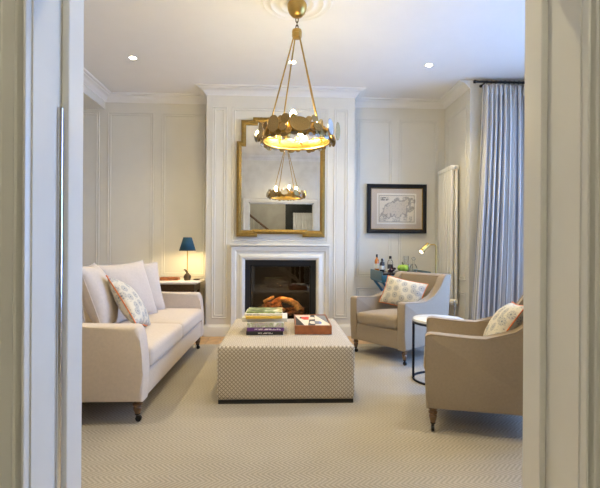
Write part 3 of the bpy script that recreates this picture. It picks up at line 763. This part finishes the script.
for y0, y1 in ((SY0, SY0 + 0.13), (SY1 - 0.13, SY1)):
    S(finish('arm', prism(BM(), armp, y0, y1, 'y', 0.022), 'linen', sf, angle=50))
bm = prism(BM(), [(SX0 - 0.04, 0.78), (SX0 + 0.02, 0.14), (SX0 + 0.23, 0.30), (SX0 + 0.17, 0.76), (SX0 + 0.13, 0.80), (SX0 + 0.02, 0.81)], SY0 + 0.10, SY1 - 0.10, 'y', 0.02)
S(finish('backrest', bm, 'linen', sf, angle=50))
for i in range(2):
    hy = (SY1 - SY0 - 0.26) / 4 - 0.001
    bm = rbox(BM(), 0.375, hy, 0.068, 0.04, 8, 0.022, ((SX1 - 0.375 + 0.012), SY0 + 0.13 + hy * (1 + 2 * i), 0.363))
    sc_ = S(finish('seat_cushion', bm, 'linen', sf, angle=60))
for x, y in ((-0.862, SY0 + 0.07), (-0.862, SY1 - 0.07), (SX0 + 0.06, SY0 + 0.07), (SX0 + 0.06, SY1 - 0.07)):
    l = turned_leg(sf, x, y, 0.137, 0.137, s=1.15)
    S(l)
G = 'scatter cushions on the sofa'
pillow('scatter_cushion', 0.52, 0.50, 0.17, (-1.308, 3.643, 0.677), 64, -19, 'linen_cushion', 'large plain cream cushion facing out behind the patterned one on the sofa', group=G, roll=-2.7)
pillow('scatter_cushion', 0.48, 0.48, 0.16, (-1.337, 3.976, 0.668), 46, -18.5, 'linen_cushion', 'plain cream cushion at the back, nearest the far sofa arm', group=G, roll=-1)
pillow('scatter_cushion', 0.50, 0.50, 0.20, (-1.335, 3.13, 0.685), 102, -19, 'linen_cushion', 'plump cream cushion seen edge-on left of the patterned one on the sofa', group=G)
pillow('scatter_cushion', 0.40, 0.42, 0.13, (-1.44, 2.765, 0.61), 168, -14, 'linen_cushion', 'plain cream cushion tucked behind the near sofa arm', group=G)
pillow('patterned_cushion', 0.42, 0.42, 0.15, (-1.135, 3.20, 0.625), 93, -34, 'floral', 'cream cushion printed with blue-grey flowers and orange piping on the sofa', 'orange_piping', roll=14)

# ------------------------------------------------------------------ ottoman
ot = thing('ottoman', (0.034, 3.37, 0), 'large square upholstered ottoman in beige diamond weave on a black plinth', 'ottoman')
finish('cushion_body', rbox(BM(), 0.463, 0.55, 0.182, 0.022, 6, 0.004, (0, 0, 0.207)), 'weave', ot)
finish('plinth', box(BM(), -0.455, 0.455, -0.54, 0.54, 0.0, 0.026), 'black_plinth', ot, False)
TOP = 0.3935
# books
def book(name, w, d, h, x, y, z, rz, cover, spine, label, jacket=None):
    t = thing(name, (x, y, z), label, 'book', rz=math.radians(rz), group='books stacked on the ottoman')
    c = 0.003
    finish('pages', box(BM(), -w / 2 + 0.004, w / 2 - 0.004, -d / 2 + 0.004, d / 2 - 0.004, c, h - c), 'paper', t, False)
    finish('cover', box(BM(), -w / 2, w / 2, -d / 2, d / 2, 0, c), cover, t, False)
    finish('cover', box(BM(), -w / 2, w / 2, -d / 2, d / 2, h - c, h), jacket or cover, t, False)
    bm = box(BM(), -w / 2, w / 2, -0.003, 0.003, -h / 2, h / 2, 0.0015, 1)
    s = finish('spine', bm, spine, t); s.location = (0, -d / 2, h / 2)
    return z + h
z = TOP
z = book('book', 0.275, 0.29, 0.028, -0.128, 3.305, z, 0.5, 'bk_black', 'spine_black', 'black book at the bottom of the stack on the ottoman')
z = book('book', 0.278, 0.29, 0.027, -0.120, 3.305, z, -0.4, 'bk_purple', 'spine_purple', 'purple book second from the bottom of the ottoman stack')
z = book('book', 0.275, 0.285, 0.036, -0.122, 3.305, z, 0.3, 'bk_white', 'jacket_garden', 'thick book with a garden photograph on its spine in the ottoman stack')
z = book('book', 0.345, 0.25, 0.028, -0.128, 3.33, z, -0.5, 'bk_cream', 'bk_cream', 'wide pale book sticking out of the ottoman stack on both sides')
z = book('book', 0.275, 0.27, 0.018, -0.135, 3.305, z, 1.0, 'bk_yellow', 'bk_yellow', 'yellow book third from the top of the ottoman stack')
z = book('book', 0.285, 0.26, 0.016, -0.137, 3.325, z, 0.0, 'bk_white', 'spine_white', 'white book under the green one in the ottoman stack')
z = book('book', 0.272, 0.25, 0.009, -0.132, 3.345, z, -0.6, 'bk_white', 'jacket_green', 'book with a green garden picture cover on top of the ottoman stack', 'jacket_green')
# puzzle box
gx, gy = 0.245, 3.435
gb = thing('wooden_tray', (gx, gy, TOP), 'square wooden tray with a black, cream and red geometric inlay', 'tray', rz=math.radians(-1))
gw, gd, gh = 0.140, 0.265, 0.068
for q in ((-gw, gw, -gd, -gd + 0.012), (-gw, gw, gd - 0.012, gd)): finish('side', box(BM(), q[0], q[1], q[2], q[3], 0, gh, 0.002, 1), 'tray_wood', gb)
for q in ((-gw, -gw + 0.01, -gd + 0.012, gd - 0.012), (gw - 0.01, gw, -gd + 0.012, gd - 0.012)): finish('side', box(BM(), q[0], q[1], q[2], q[3], 0, gh, 0.002, 1), 'tray_wood', gb)
iw, idp = gw - 0.01, gd - 0.012
finish('inlay_ground', box(BM(), -iw, iw, -idp, idp, 0.0, gh - 0.006), 'art_cream', gb, False)
def inlay(poly, m, h=0.0012):
    finish('inlay', prism(BM(), [(x * iw, y * idp) for x, y in poly], gh - 0.006, gh - 0.006 + h, 'z'), m, gb, False)
inlay([(-1, 0.75), (-1, -0.97), (-0.48, -0.97)], 'art_black')
inlay([(-0.30, -0.97), (-0.13, 0.15), (0.02, 0.97), (0.30, 0.97), (0.22, 0.1), (0.13, -0.97)], 'art_black')
inlay([(0.35, 0.97), (1, 0.97), (1, -0.60)], 'art_grey')
inlay([(-0.62, 0.30), (-0.62, 0.62), (-0.10, 0.62), (-0.18, 0.10), (-0.45, 0.08)], 'art_red', 0.0018)
inlay([(-0.72, 0.34), (-0.72, 0.62), (-0.62, 0.62), (-0.62, 0.34)], 'art_black', 0.0018)
inlay([(-0.12, 0.60)] + [(0.08 + 0.16 * math.cos(t), 0.36 + 0.24 * math.sin(t)) for t in [PI / 2 - PI * i / 8 for i in range(9)]] + [(-0.18, 0.12)], 'art_cream', 0.0018)
inlay([(0.16, -0.20)] + [(0.0 - 0.16 * math.cos(t), -0.44 + 0.24 * math.sin(t)) for t in [PI / 2 - PI * i / 8 for i in range(9)]] + [(0.14, -0.68)], 'art_cream', 0.0018)
inlay([(0.17, -0.2), (0.45, -0.2), (0.42, -0.68), (0.14, -0.68)], 'art_grey', 0.0018)
inlay([(0.45, -0.2)] + [(0.44 + 0.14 * math.cos(t), -0.44 + 0.24 * math.sin(t)) for t in [PI / 2 - PI * i / 8 for i in range(9)]] + [(0.42, -0.68)], 'art_blue', 0.0018)

# ------------------------------------------------------------------ armchairs (local front = -Y)
def chair_parts(t):
    W, Yf, Yb = 0.342, -0.36, 0.34
    def taper(p):
        k = max(0, min(1, (p[1] - Yf) / 0.75)); return (p[0] * (1 - 0.11 * k), p[1], p[2])
    prof = [(Yf + 0.006, 0.135), (Yb + 0.0, 0.145), (Yb + 0.02, 0.40), (Yb + 0.055, 0.70), (Yb + 0.07, 0.785), (Yb + 0.03, 0.797), (Yb - 0.03, 0.786), (Yb - 0.07, 0.752), (Yb - 0.115, 0.685), (Yb - 0.165, 0.625), (Yb - 0.225, 0.583),
            (Yb - 0.30, 0.559), (Yb - 0.38, 0.550), (Yb - 0.46, 0.550), (Yf + 0.12, 0.556), (Yf + 0.03, 0.562), (Yf + 0.01, 0.558), (Yf, 0.545), (Yf, 0.30)]
    TH = 0.085
    for s in (-1, 1):
        lo_, hi_ = (W - TH, W) if s > 0 else (-W, -W + TH)
        a = finish('arm', prism(BM(), prof, lo_, hi_, 'x', 0.014, taper), 'chair_linen', t, angle=40)
        for xx in (s * (W - 0.003), s * (W - TH + 0.003)):
            P = [taper((xx, y + (0.004 if i > 14 or i == 0 else 0), zz - (0.004 if 3 < i < 17 else 0))) for i, (y, zz) in enumerate(prof) if i not in (1, 2, 3)]
            P = P[3 - 3:]
            finish('piping', tube(BM(), P[::-1][:-1], 0.0045, 6), 'chair_piping', a)
    bm = rbox(BM(), W - TH + 0.01, 0.34, 0.085, 0.012, 4, c=(0, -0.012, 0.222), warp=taper)
    finish('seat_frame', bm, 'chair_linen', t)
    bp = [(Yb - 0.13, 0.28), (Yb, 0.15), (Yb + 0.015, 0.40), (Yb + 0.05, 0.70), (Yb + 0.062, 0.776), (Yb + 0.04, 0.793), (Yb - 0.01, 0.793), (Yb - 0.035, 0.776), (Yb - 0.06, 0.68), (Yb - 0.10, 0.45)]
    finish('backrest', prism(BM(), bp, -W + TH * 0.6, W - TH * 0.6, 'x', 0.01, taper), 'chair_linen', t, angle=40)
    def wr_(p):
        p = Vector(taper(p))
        p.z += 0.006 * math.sin(9 * p.x) - 0.012 * max(0, (p.y + 0.1)) ; return p
    bm = rbox(BM(), W - TH - 0.002, 0.285, 0.058, 0.035, 8, 0.028, (0, Yf + 0.275, 0.362), warp=wr_)
    finish('seat_cushion', bm, 'chair_linen', t, angle=60)
    for x in (-0.305, 0.305):
        turned_leg(t, x, -0.315, 0.14, 0.14, s=1.0); turned_leg(t, x * 0.88, 0.29, 0.15, 0.15, s=1.0)
a1 = thing('armchair', (1.185, 4.15, 0), 'beige linen armchair with sloping arms in front of the blue bar tray', 'armchair', rz=math.radians(-55), group='pair of linen armchairs')
chair_parts(a1)
a2 = copy_tree(a1); a2.location = (1.275, 2.565, 0); a2.rotation_euler.z = math.radians(-110)
a2['label'] = 'beige linen armchair beside the doorway, side and piped arm towards the viewer'
pillow('patterned_cushion', 0.44, 0.30, 0.13, (1.225, 4.20, 0.595), -40, -24, 'floral', 'oblong flowered cushion in the armchair in front of the bar tray', 'orange_piping', roll=9)
pillow('patterned_cushion', 0.44, 0.34, 0.14, (1.375, 2.56, 0.57), -110, -33, 'floral', 'flowered cushion with orange piping in the armchair beside the doorway', 'orange_piping', roll=-4)

# ------------------------------------------------------------------ side table between the chairs
sd = thing('side_table', (1.25, 3.30, 0), 'round side table with marble top and thin black metal frame', 'table')
R_ = 0.195
finish('table_top', lathe(BM(), [(R_ - 0.006, 0.468), (R_ + 0.004, 0.471), (R_ + 0.004, 0.488), (R_ - 0.002, 0.492), (0.01, 0.492)], 48), 'marble', sd)
for nm, zz in (('top_ring', 0.459), ('base_ring', 0.009)):
    finish(nm, tube(BM(), [(R_ * math.cos(t), R_ * math.sin(t), zz) for t in [2 * PI * j / 48 for j in range(48)]], 0.009, 8, True), 'black_metal', sd)
for ang in (172, 292, 52):
    a = math.radians(ang); x, y = R_ * math.cos(a), R_ * math.sin(a)
    finish('leg', box(BM(), x - 0.008, x + 0.008, y - 0.008, y + 0.008, 0.009, 0.459), 'black_metal', sd, False)

# ------------------------------------------------------------------ lamp table behind the sofa
lt = thing('console_table', (-1.455, 5.12, FZ), 'pale marble-topped console table behind the far sofa arm', 'table')
E_ = [(0.0, 0.0), (0.0, 0.0)]
tw, td, tz = 0.455, 0.21, 0.632
prof = [(0, tz + 0.03), (0.018, tz + 0.026), (0.024, tz + 0.016), (0.020, tz + 0.004), (0.008, tz - 0.004), (0.0, tz - 0.006)]
bm = BM(); loops = []
for d, z_ in prof:
    loops.append([bm.verts.new((sx_ * (tw + d), sy_ * (td + d), z_)) for sx_, sy_ in ((-1, -1), (1, -1), (1, 1), (-1, 1))])
for a_, b_ in zip(loops, loops[1:]):
    for i in range(4): bm.faces.new((a_[i], a_[(i + 1) % 4], b_[(i + 1) % 4], b_[i]))
bm.faces.new(loops[0]); bm.faces.new(loops[-1][::-1])
finish('table_top', bm, 'marble', lt, angle=30)
finish('apron', box(BM(), -tw + 0.02, tw - 0.02, -td + 0.02, td - 0.02, tz - 0.09, tz - 0.006), 'bronze', lt, False)
for x in (-1, 1):
    for y in (-1, 1):
        finish('leg', box(BM(), x * (tw - 0.04) - 0.018, x * (tw - 0.04) + 0.018, y * (td - 0.04) - 0.018, y * (td - 0.04) + 0.018, 0, tz - 0.09), 'bronze', lt, False)
TT = FZ + tz + 0.03
tl = thing('table_lamp', (-1.135, 5.10, TT), 'small table lamp with dark blue shade and bronze bird base', 'lamp')
finish('base', lathe(BM(), [(0.036, 0), (0.040, 0.008), (0.036, 0.016), (0.044, 0.034), (0.042, 0.054), (0.026, 0.076), (0.012, 0.092), (0.008, 0.10)], 20), 'bronze', tl, angle=40)
finish('bird_figure', tube(BM(), [(0.0, 0, 0.085), (-0.008, 0, 0.105), (-0.022, 0, 0.122), (-0.036, 0, 0.128), (-0.046, 0, 0.120)], [0.012, 0.015, 0.011, 0.008, 0.002], 8), 'bronze', tl)
finish('stem', tube(BM(), [(0, 0, 0.09), (0, 0, 0.48)], 0.006, 8), 'brass', tl)
bm = lathe(BM(), [(0.098, 0.355), (0.050, 0.515)], 32, cap=False)
sh = finish('lamp_shade', bm, 'shade_blue', tl, angle=80); sm = sh.modifiers.new('t', 'SOLIDIFY'); sm.thickness = 0.002
finish('bulb', lathe(BM(), [(0.006, 0.375), (0.016, 0.39), (0.018, 0.405), (0.012, 0.42), (0.003, 0.428)], 10, (0.012, 0, 0)), 'lamp_bulb', tl, angle=80)
light('lamp_light', 'POINT', (0, 0, 0.37), 5.0, (1.0, 0.74, 0.36), 0.02, parent=tl)
o = finish('wooden_box', box(BM(), -1.45, -1.235, 5.05, 5.15, TT, TT + 0.038, 0.004), 'box_wood'); tag(o, 'flat reddish wooden box beside the small blue-shaded lamp', 'box')
o = finish('small_dish', lathe(BM(), [(0.03, 0), (0.042, 0.008), (0.045, 0.014), (0.040, 0.014), (0.028, 0.006), (0.002, 0.005)], 20, (-1.03, 5.13, TT)), 'bronze'); tag(o, 'small dark dish at the end of the lamp console', 'dish')

# ------------------------------------------------------------------ bar tray table
TX0, TX1, TY0, TY1, TZ0, TZ1 = 1.125, 1.69, 4.70, 5.30, 0.675, 0.785
bt = thing('bar_tray_table', ((TX0 + TX1) / 2, 5.0, FZ), 'blue painted butler tray table holding bottles in the right alcove', 'bar table')
bx_ = (TX1 - TX0) / 2; by_ = 0.30
def gallery(poly, lo_, hi_, axis, m):
    finish('tray_side', prism(BM(), poly, lo_, hi_, axis, 0.003), m, bt)
zz0, zz1 = TZ0 - FZ, TZ1 - FZ
endp = [(-by_, zz0), (by_, zz0), (by_, zz1), (0.10, zz1), (0.07, zz1 - 0.025), (-0.07, zz1 - 0.025), (-0.10, zz1), (-by_, zz1)]
finish('tray_side', prism(BM(), [(-by_, zz0), (by_, zz0), (by_, zz1), (-by_, zz1)], -bx_, -bx_ + 0.014, 'x', 0.003), 'bar_teal', bt)
finish('tray_side', prism(BM(), [(-by_, zz0), (by_, zz0), (by_, zz1), (-by_, zz1)], bx_ - 0.014, bx_, 'x', 0.003), 'bar_teal', bt)
gallery([(-bx_, zz0), (bx_, zz0), (bx_, zz0 + 0.065), (-bx_, zz0 + 0.065)], -by_, -by_ + 0.014, 'y', 'bar_blue')
gallery([(-bx_, zz0), (bx_, zz0), (bx_, zz0 + 0.065), (-bx_, zz0 + 0.065)], by_ - 0.014, by_, 'y', 'bar_blue')
finish('tray_bottom', box(BM(), -bx_, bx_, -by_, by_, zz0 - 0.012, zz0 + 0.004), 'bar_blue', bt, False)
finish('inner_shelf', box(BM(), -bx_ + 0.014, bx_ - 0.014, -by_ + 0.014, by_ - 0.014, zz0 + 0.004, zz0 + 0.088), 'dark_top', bt, False)
for yy in (-0.24, 0.24):
    for s in (-1, 1):
        finish('leg', tube(BM(), [(s * -0.25, yy + 0.02 * s, zz0 - 0.012), (s * 0.25, yy + 0.02 * s, 0.016)], 0.016, 8), 'bar_blue', bt)
for i in range(9):
    finish('scallop', lathe(BM(), [(0.016, -0.006), (0.018, 0), (0.016, 0.006)], 12, (-bx_ + 0.018, -0.26 + 0.065 * i, zz0 - 0.018)), 'bar_teal', bt)
BZ = TZ0 + 0.088
def bottle(x, y, h, r, body, cap, label, lab_m=None, level=1.0):
    t = thing('bottle', (x, y, BZ), label, 'bottle', group='bottles on the bar tray')
    sh_ = h * 0.58
    finish('glass_body', lathe(BM(), [(r * 0.9, 0), (r, 0.006), (r, sh_), (r * 0.85, sh_ + 0.02), (r * 0.40, h * 0.75), (r * 0.36, h * 0.86)], 20), body, t, angle=40)
    finish('cap', lathe(BM(), [(r * 0.40, h * 0.82), (r * 0.44, h * 0.84), (r * 0.44, h * 0.99), (r * 0.38, h)], 16), cap, t)
    if lab_m: finish('label', lathe(BM(), [(r + 0.0008, h * 0.16), (r + 0.0008, h * 0.45)], 20, cap=False), lab_m, t)
bottle(1.175, 5.16, 0.21, 0.028, 'whisky', 'bottle_cap', 'orange-brown spirit bottle with tall black cap at the tray edge', 'label_cream')
bottle(1.215, 5.06, 0.16, 0.028, 'dark_glass', 'bottle_cap', 'dark short bottle with a cream label beside the orange one', 'label_cream')
bottle(1.255, 5.18, 0.155, 0.026, 'clear_glass', 'chrome', 'clear bottle with silver cap behind the dark bottle', 'label_cream')
bottle(1.335, 5.13, 0.19, 0.034, 'clear_glass', 'bottle_cap', 'clear bottle with black cap behind the grapes', 'label_dark')
gr = thing('grape_bunch', (1.32, 4.99, BZ), 'bunch of dark grapes in the bar tray', 'grapes')
for i in range(26):
    a = random.uniform(0, 2 * PI); rr_ = random.uniform(0, 0.042); zz = random.uniform(0.012, 0.075) * (1 - rr_ / 0.09)
    b_ = BM(); bmesh.ops.create_icosphere(b_, subdivisions=2, radius=0.0135)
    bmesh.ops.translate(b_, vec=(rr_ * math.cos(a), rr_ * math.sin(a), max(0.0135, zz)), verts=b_.verts)
    finish('grape', b_, 'grape', gr)
sq = thing('green_squash', (1.465, 5.02, BZ), 'bright green ribbed squash on the bar tray', 'squash')
bm = BM(); rings = []
for j in range(11):
    ph = -PI / 2 + PI * j / 10
    ring = []
    for i in range(48):
        t = 2 * PI * i / 48; rib = 1 - 0.10 * abs(math.sin(t * 4)) ** 0.0 * (0.5 + 0.5 * math.cos(t * 8 + PI))
        r_ = 0.072 * max(0.02, math.cos(ph)) ** 0.95 * rib
        ring.append(bm.verts.new((r_ * math.cos(t), r_ * math.sin(t), 0.048 + 0.048 * math.sin(ph) - (0.010 * max(0, math.sin(ph)) ** 10))))
    rings.append(ring)
for a_, b_ in zip(rings, rings[1:]):
    for i in range(48): bm.faces.new((a_[i], a_[(i + 1) % 48], b_[(i + 1) % 48], b_[i]))
bm.faces.new(rings[0][::-1]); bm.faces.new(rings[-1])
finish('body', bm, 'squash', sq, angle=60)
finish('stem', tube(BM(), [(0, 0, 0.082), (-0.004, 0, 0.102), (-0.014, 0, 0.116)], [0.010, 0.007, 0.008], 8), 'stem', sq)
dc = thing('decanter', (1.60, 5.05, BZ), 'clear cut-glass decanter with round stopper on the bar tray', 'decanter')
finish('glass_body', lathe(BM(), [(0.045, 0), (0.050, 0.01), (0.048, 0.05), (0.030, 0.085), (0.014, 0.10), (0.013, 0.125), (0.018, 0.13)], 12), 'clear_glass', dc, False)
b_ = BM(); bmesh.ops.create_icosphere(b_, subdivisions=2, radius=0.024); bmesh.ops.translate(b_, vec=(0, 0, 0.158), verts=b_.verts)
finish('stopper', b_, 'clear_glass', dc, False)
for gx_, gy_, h_, lb in ((1.545, 5.17, 0.19, 'tall clear glass behind the decanter'), (1.525, 4.93, 0.10, 'short clear tumbler between squash and decanter')):
    t = thing('drinking_glass', (gx_, gy_, BZ), lb, 'glass', group='glasses on the bar tray')
    finish('bowl', lathe(BM(), [(0.022, 0), (0.024, 0.004), (0.030, h_), (0.028, h_), (0.022, 0.012), (0.002, 0.010)], 20), 'clear_glass', t)

# ------------------------------------------------------------------ brass reading lamp
rl = thing('reading_lamp', (1.80, 4.84, FZ), 'slim brass floor lamp with angled cylinder head by the radiator', 'lamp')
finish('base', lathe(BM(), [(0.12, 0), (0.12, 0.012), (0.116, 0.016), (0.02, 0.018)], 32), 'brass', rl)
finish('pole', tube(BM(), [(0, 0, 0.016), (0, 0, 1.08)] + [(-0.025 + 0.025 * math.cos(math.radians(t)), 0, 1.08 + 0.025 * math.sin(math.radians(t))) for t in (15, 30, 45, 60, 75, 90)] + [(-0.105, 0, 1.105)], 0.0085, 10), 'brass', rl)
a_, b_ = Vector((-0.095, 0, 1.105)), Vector((-0.185, -0.03, 1.02))
dr = (b_ - a_).normalized()
finish('lamp_head', tube(BM(), [a_ - dr * 0.012, a_ - dr * 0.008, b_], [0.014, 0.026, 0.026], 20), 'brass', rl, angle=40)
finish('lens', tube(BM(), [b_, b_ + dr * 0.002], [0.022, 0.022], 16), 'lamp_glow', rl)
sp = light('reading_beam', 'SPOT', b_ + dr * 0.006, 2.5, WARM, 0.015, parent=rl, spot_size=math.radians(95), spot_blend=0.7)
sp.rotation_euler = dr.to_track_quat('-Z', 'Y').to_euler()

# ------------------------------------------------------------------ framed map
PX0, PX1, PZ0, PZ1 = 1.087, 1.860, 1.242, 1.873
pc = thing('framed_map', ((PX0 + PX1) / 2, YA - 0.016, (PZ0 + PZ1) / 2), 'framed antique map in a black frame on the right alcove wall', 'picture')
pw, ph_ = (PX1 - PX0) / 2, (PZ1 - PZ0) / 2
finish('frame', surround(BM(), -pw + 0.05, pw - 0.05, -ph_ + 0.05, ph_ - 0.05, [(0, 0.0), (0, 0.018), (0.006, 0.022), (0.020, 0.024), (0.030, 0.032), (0.046, 0.032), (0.05, 0.026), (0.05, 0)], lambda x, z, p: (x, -p, z), True), 'frame_black', pc, angle=30)
finish('gilt_slip', surround(BM(), -pw + 0.058, pw - 0.058, -ph_ + 0.058, ph_ - 0.058, [(0, 0.004), (0, 0.012), (0.009, 0.018)], lambda x, z, p: (x, -p, z), True), 'gilt', pc, False)
finish('mount', box(BM(), -pw + 0.055, pw - 0.055, -0.005, 0, -ph_ + 0.055, ph_ - 0.055), 'mat_board', pc, False)
finish('window_bevel', box(BM(), -0.256, 0.256, -0.0065, -0.005, -0.197, 0.197), 'white_card', pc, False)
finish('map_print', box(BM(), -0.245, 0.245, -0.008, -0.0065, -0.185, 0.185), 'map_print', pc, False)
finish('glass', box(BM(), -pw + 0.055, pw - 0.055, -0.0115, -0.010, -ph_ + 0.055, ph_ - 0.055), 'picture_glass', pc, False)

# ------------------------------------------------------------------ radiator
rd = thing('column_radiator', (2.04, 5.09, 0.385), 'tall cream column radiator on the short wall by the curtain', 'radiator')
NS, PT = 6, 0.072
RH = 1.655
sec = None
for i in range(NS):
    if sec is None:
        bm = BM()
        for x in (-0.032, 0.022):
            rbox(bm, 0.017, 0.026, RH / 2 - 0.02, 0.014, 1, c=(x, 0, RH / 2))
        for z_ in (0.032, RH - 0.032): rbox(bm, 0.050, 0.0355, 0.032, 0.018, 1, c=(-0.005, 0, z_))
        s_ = finish('section', bm, 'radiator', rd, angle=50); sec = s_.data
    else:
        s_ = D.objects.new('section', sec); COL.objects.link(s_); s_.parent = rd
    s_.location = (0, (i - (NS - 1) / 2) * PT, 0)
for z_ in (0.032, RH - 0.032):
    b_ = lathe(BM(), [(0.015, 0), (0.015, 0.01), (0.009, 0.014)], 12)
    bmesh.ops.rotate(b_, cent=(0, 0, 0), matrix=Matrix.Rotation(PI / 2, 3, 'X'), verts=b_.verts)
    e_ = finish('end_plug', b_, 'chrome', rd); e_.location = (-0.005, -NS / 2 * PT, z_)
finish('valve', lathe(BM(), [(0.012, -0.06), (0.016, -0.055), (0.016, -0.02), (0.010, -0.015), (0.010, 0.02)], 12, (-0.005, -NS / 2 * PT - 0.02, 0.0)), 'chrome', rd)
finish('pipe', tube(BM(), [(-0.005, -NS / 2 * PT - 0.02, -0.05), (-0.005, -NS / 2 * PT - 0.02, -0.397)], 0.0075, 8), 'chrome', rd)
for z_ in (0.25, RH - 0.25):
    finish('wall_bracket', box(BM(), 0.035, 0.068, -0.02, 0.02, z_ - 0.02, z_ + 0.02), 'radiator', rd, False)

# ------------------------------------------------------------------ curtain and pole
PY, PZ = 4.555, 2.895
cp = thing('curtain_pole', (2.13, PY, PZ), 'thin black curtain pole with finial just under the ceiling', 'curtain pole')
finish('rod', tube(BM(), [(0.02, 0, 0), (0.82, 0, 0)], 0.012, 10), 'black_metal', cp)
finish('finial', tube(BM(), [(-0.03, 0, 0), (-0.022, 0, 0), (-0.005, 0, 0), (0.008, 0, 0), (0.022, 0, 0)], [0.004, 0.018, 0.020, 0.013, 0.015], 12), 'black_metal', cp)
for x in (0.10, 0.78): finish('bracket', tube(BM(), [(x, 0, -0.012), (x, 0.045, -0.012), (x, 0.094, -0.012)], [0.008, 0.008, 0.018], 8), 'black_metal', cp)
cu = thing('curtain', (2.195, PY, 0), 'full-length pleated curtain with grey-blue stripes hanging at the bay', 'curtain')
NX, NZ, CHT = 280, 14, PZ - 0.035
bm = BM(); uvs = {}
G = []
for j in range(NZ + 1):
    z_ = FZ + 0.012 + (CHT - FZ - 0.012) * j / NZ
    f = j / NZ; amp = 0.036 * (1 - 0.45 * max(0, (f - 0.9) / 0.1)) if f < 1 else 0.018
    row = []
    for i in range(NX + 1):
        s = i / NX
        x = 0.02 + 0.72 * s - 0.15 * (1 - f) ** 1.5 * (1 - s) ** 2
        n_ = s * 14.0 + 0.25 * math.sin(5 * s)
        y = amp * (math.sin(2 * PI * n_) + 0.25 * math.sin(4 * PI * n_ + 1 + 2 * f)) + 0.012 * math.sin(6 * s + 3 * f)
        x += 0.012 * math.sin(4 * PI * n_) * (0.6 + 0.4 * f)
        v = bm.verts.new((x, y - 0.02 * (1 - f), z_)); uvs[v.index if False else len(G) * (NX + 1) + i] = (s * 1.9, z_)
        row.append(v)
    G.append(row)
for j in range(NZ):
    for i in range(NX): bm.faces.new((G[j][i], G[j][i + 1], G[j + 1][i + 1], G[j + 1][i]))
me = D.meshes.new('cloth'); bm.to_mesh(me); bm.free()
ul = me.uv_layers.new(name='UVMap')
for lp in me.loops: ul.data[lp.index].uv = uvs[lp.vertex_index]
o = link('cloth', me, 'curtain_cloth', cu, angle=180)
o.modifiers.new('thick', 'SOLIDIFY').thickness = 0.003
for i in range(14):
    s = (i + 0.75) / 14.0
    x = 0.02 + 0.72 * s
    finish('pinch_pleat', tube(BM(), [(x, -0.014, CHT - 0.14), (x, -0.026, CHT - 0.10), (x, -0.018, CHT - 0.02)], [0.004, 0.013, 0.008], 8), 'curtain_cloth', cu)
    finish('curtain_ring', tube(BM(), [(x, 0.018 * math.cos(t), PZ + 0.018 * math.sin(t)) for t in [2 * PI * q / 12 for q in range(12)]], 0.0025, 5, True), 'black_metal', cu)
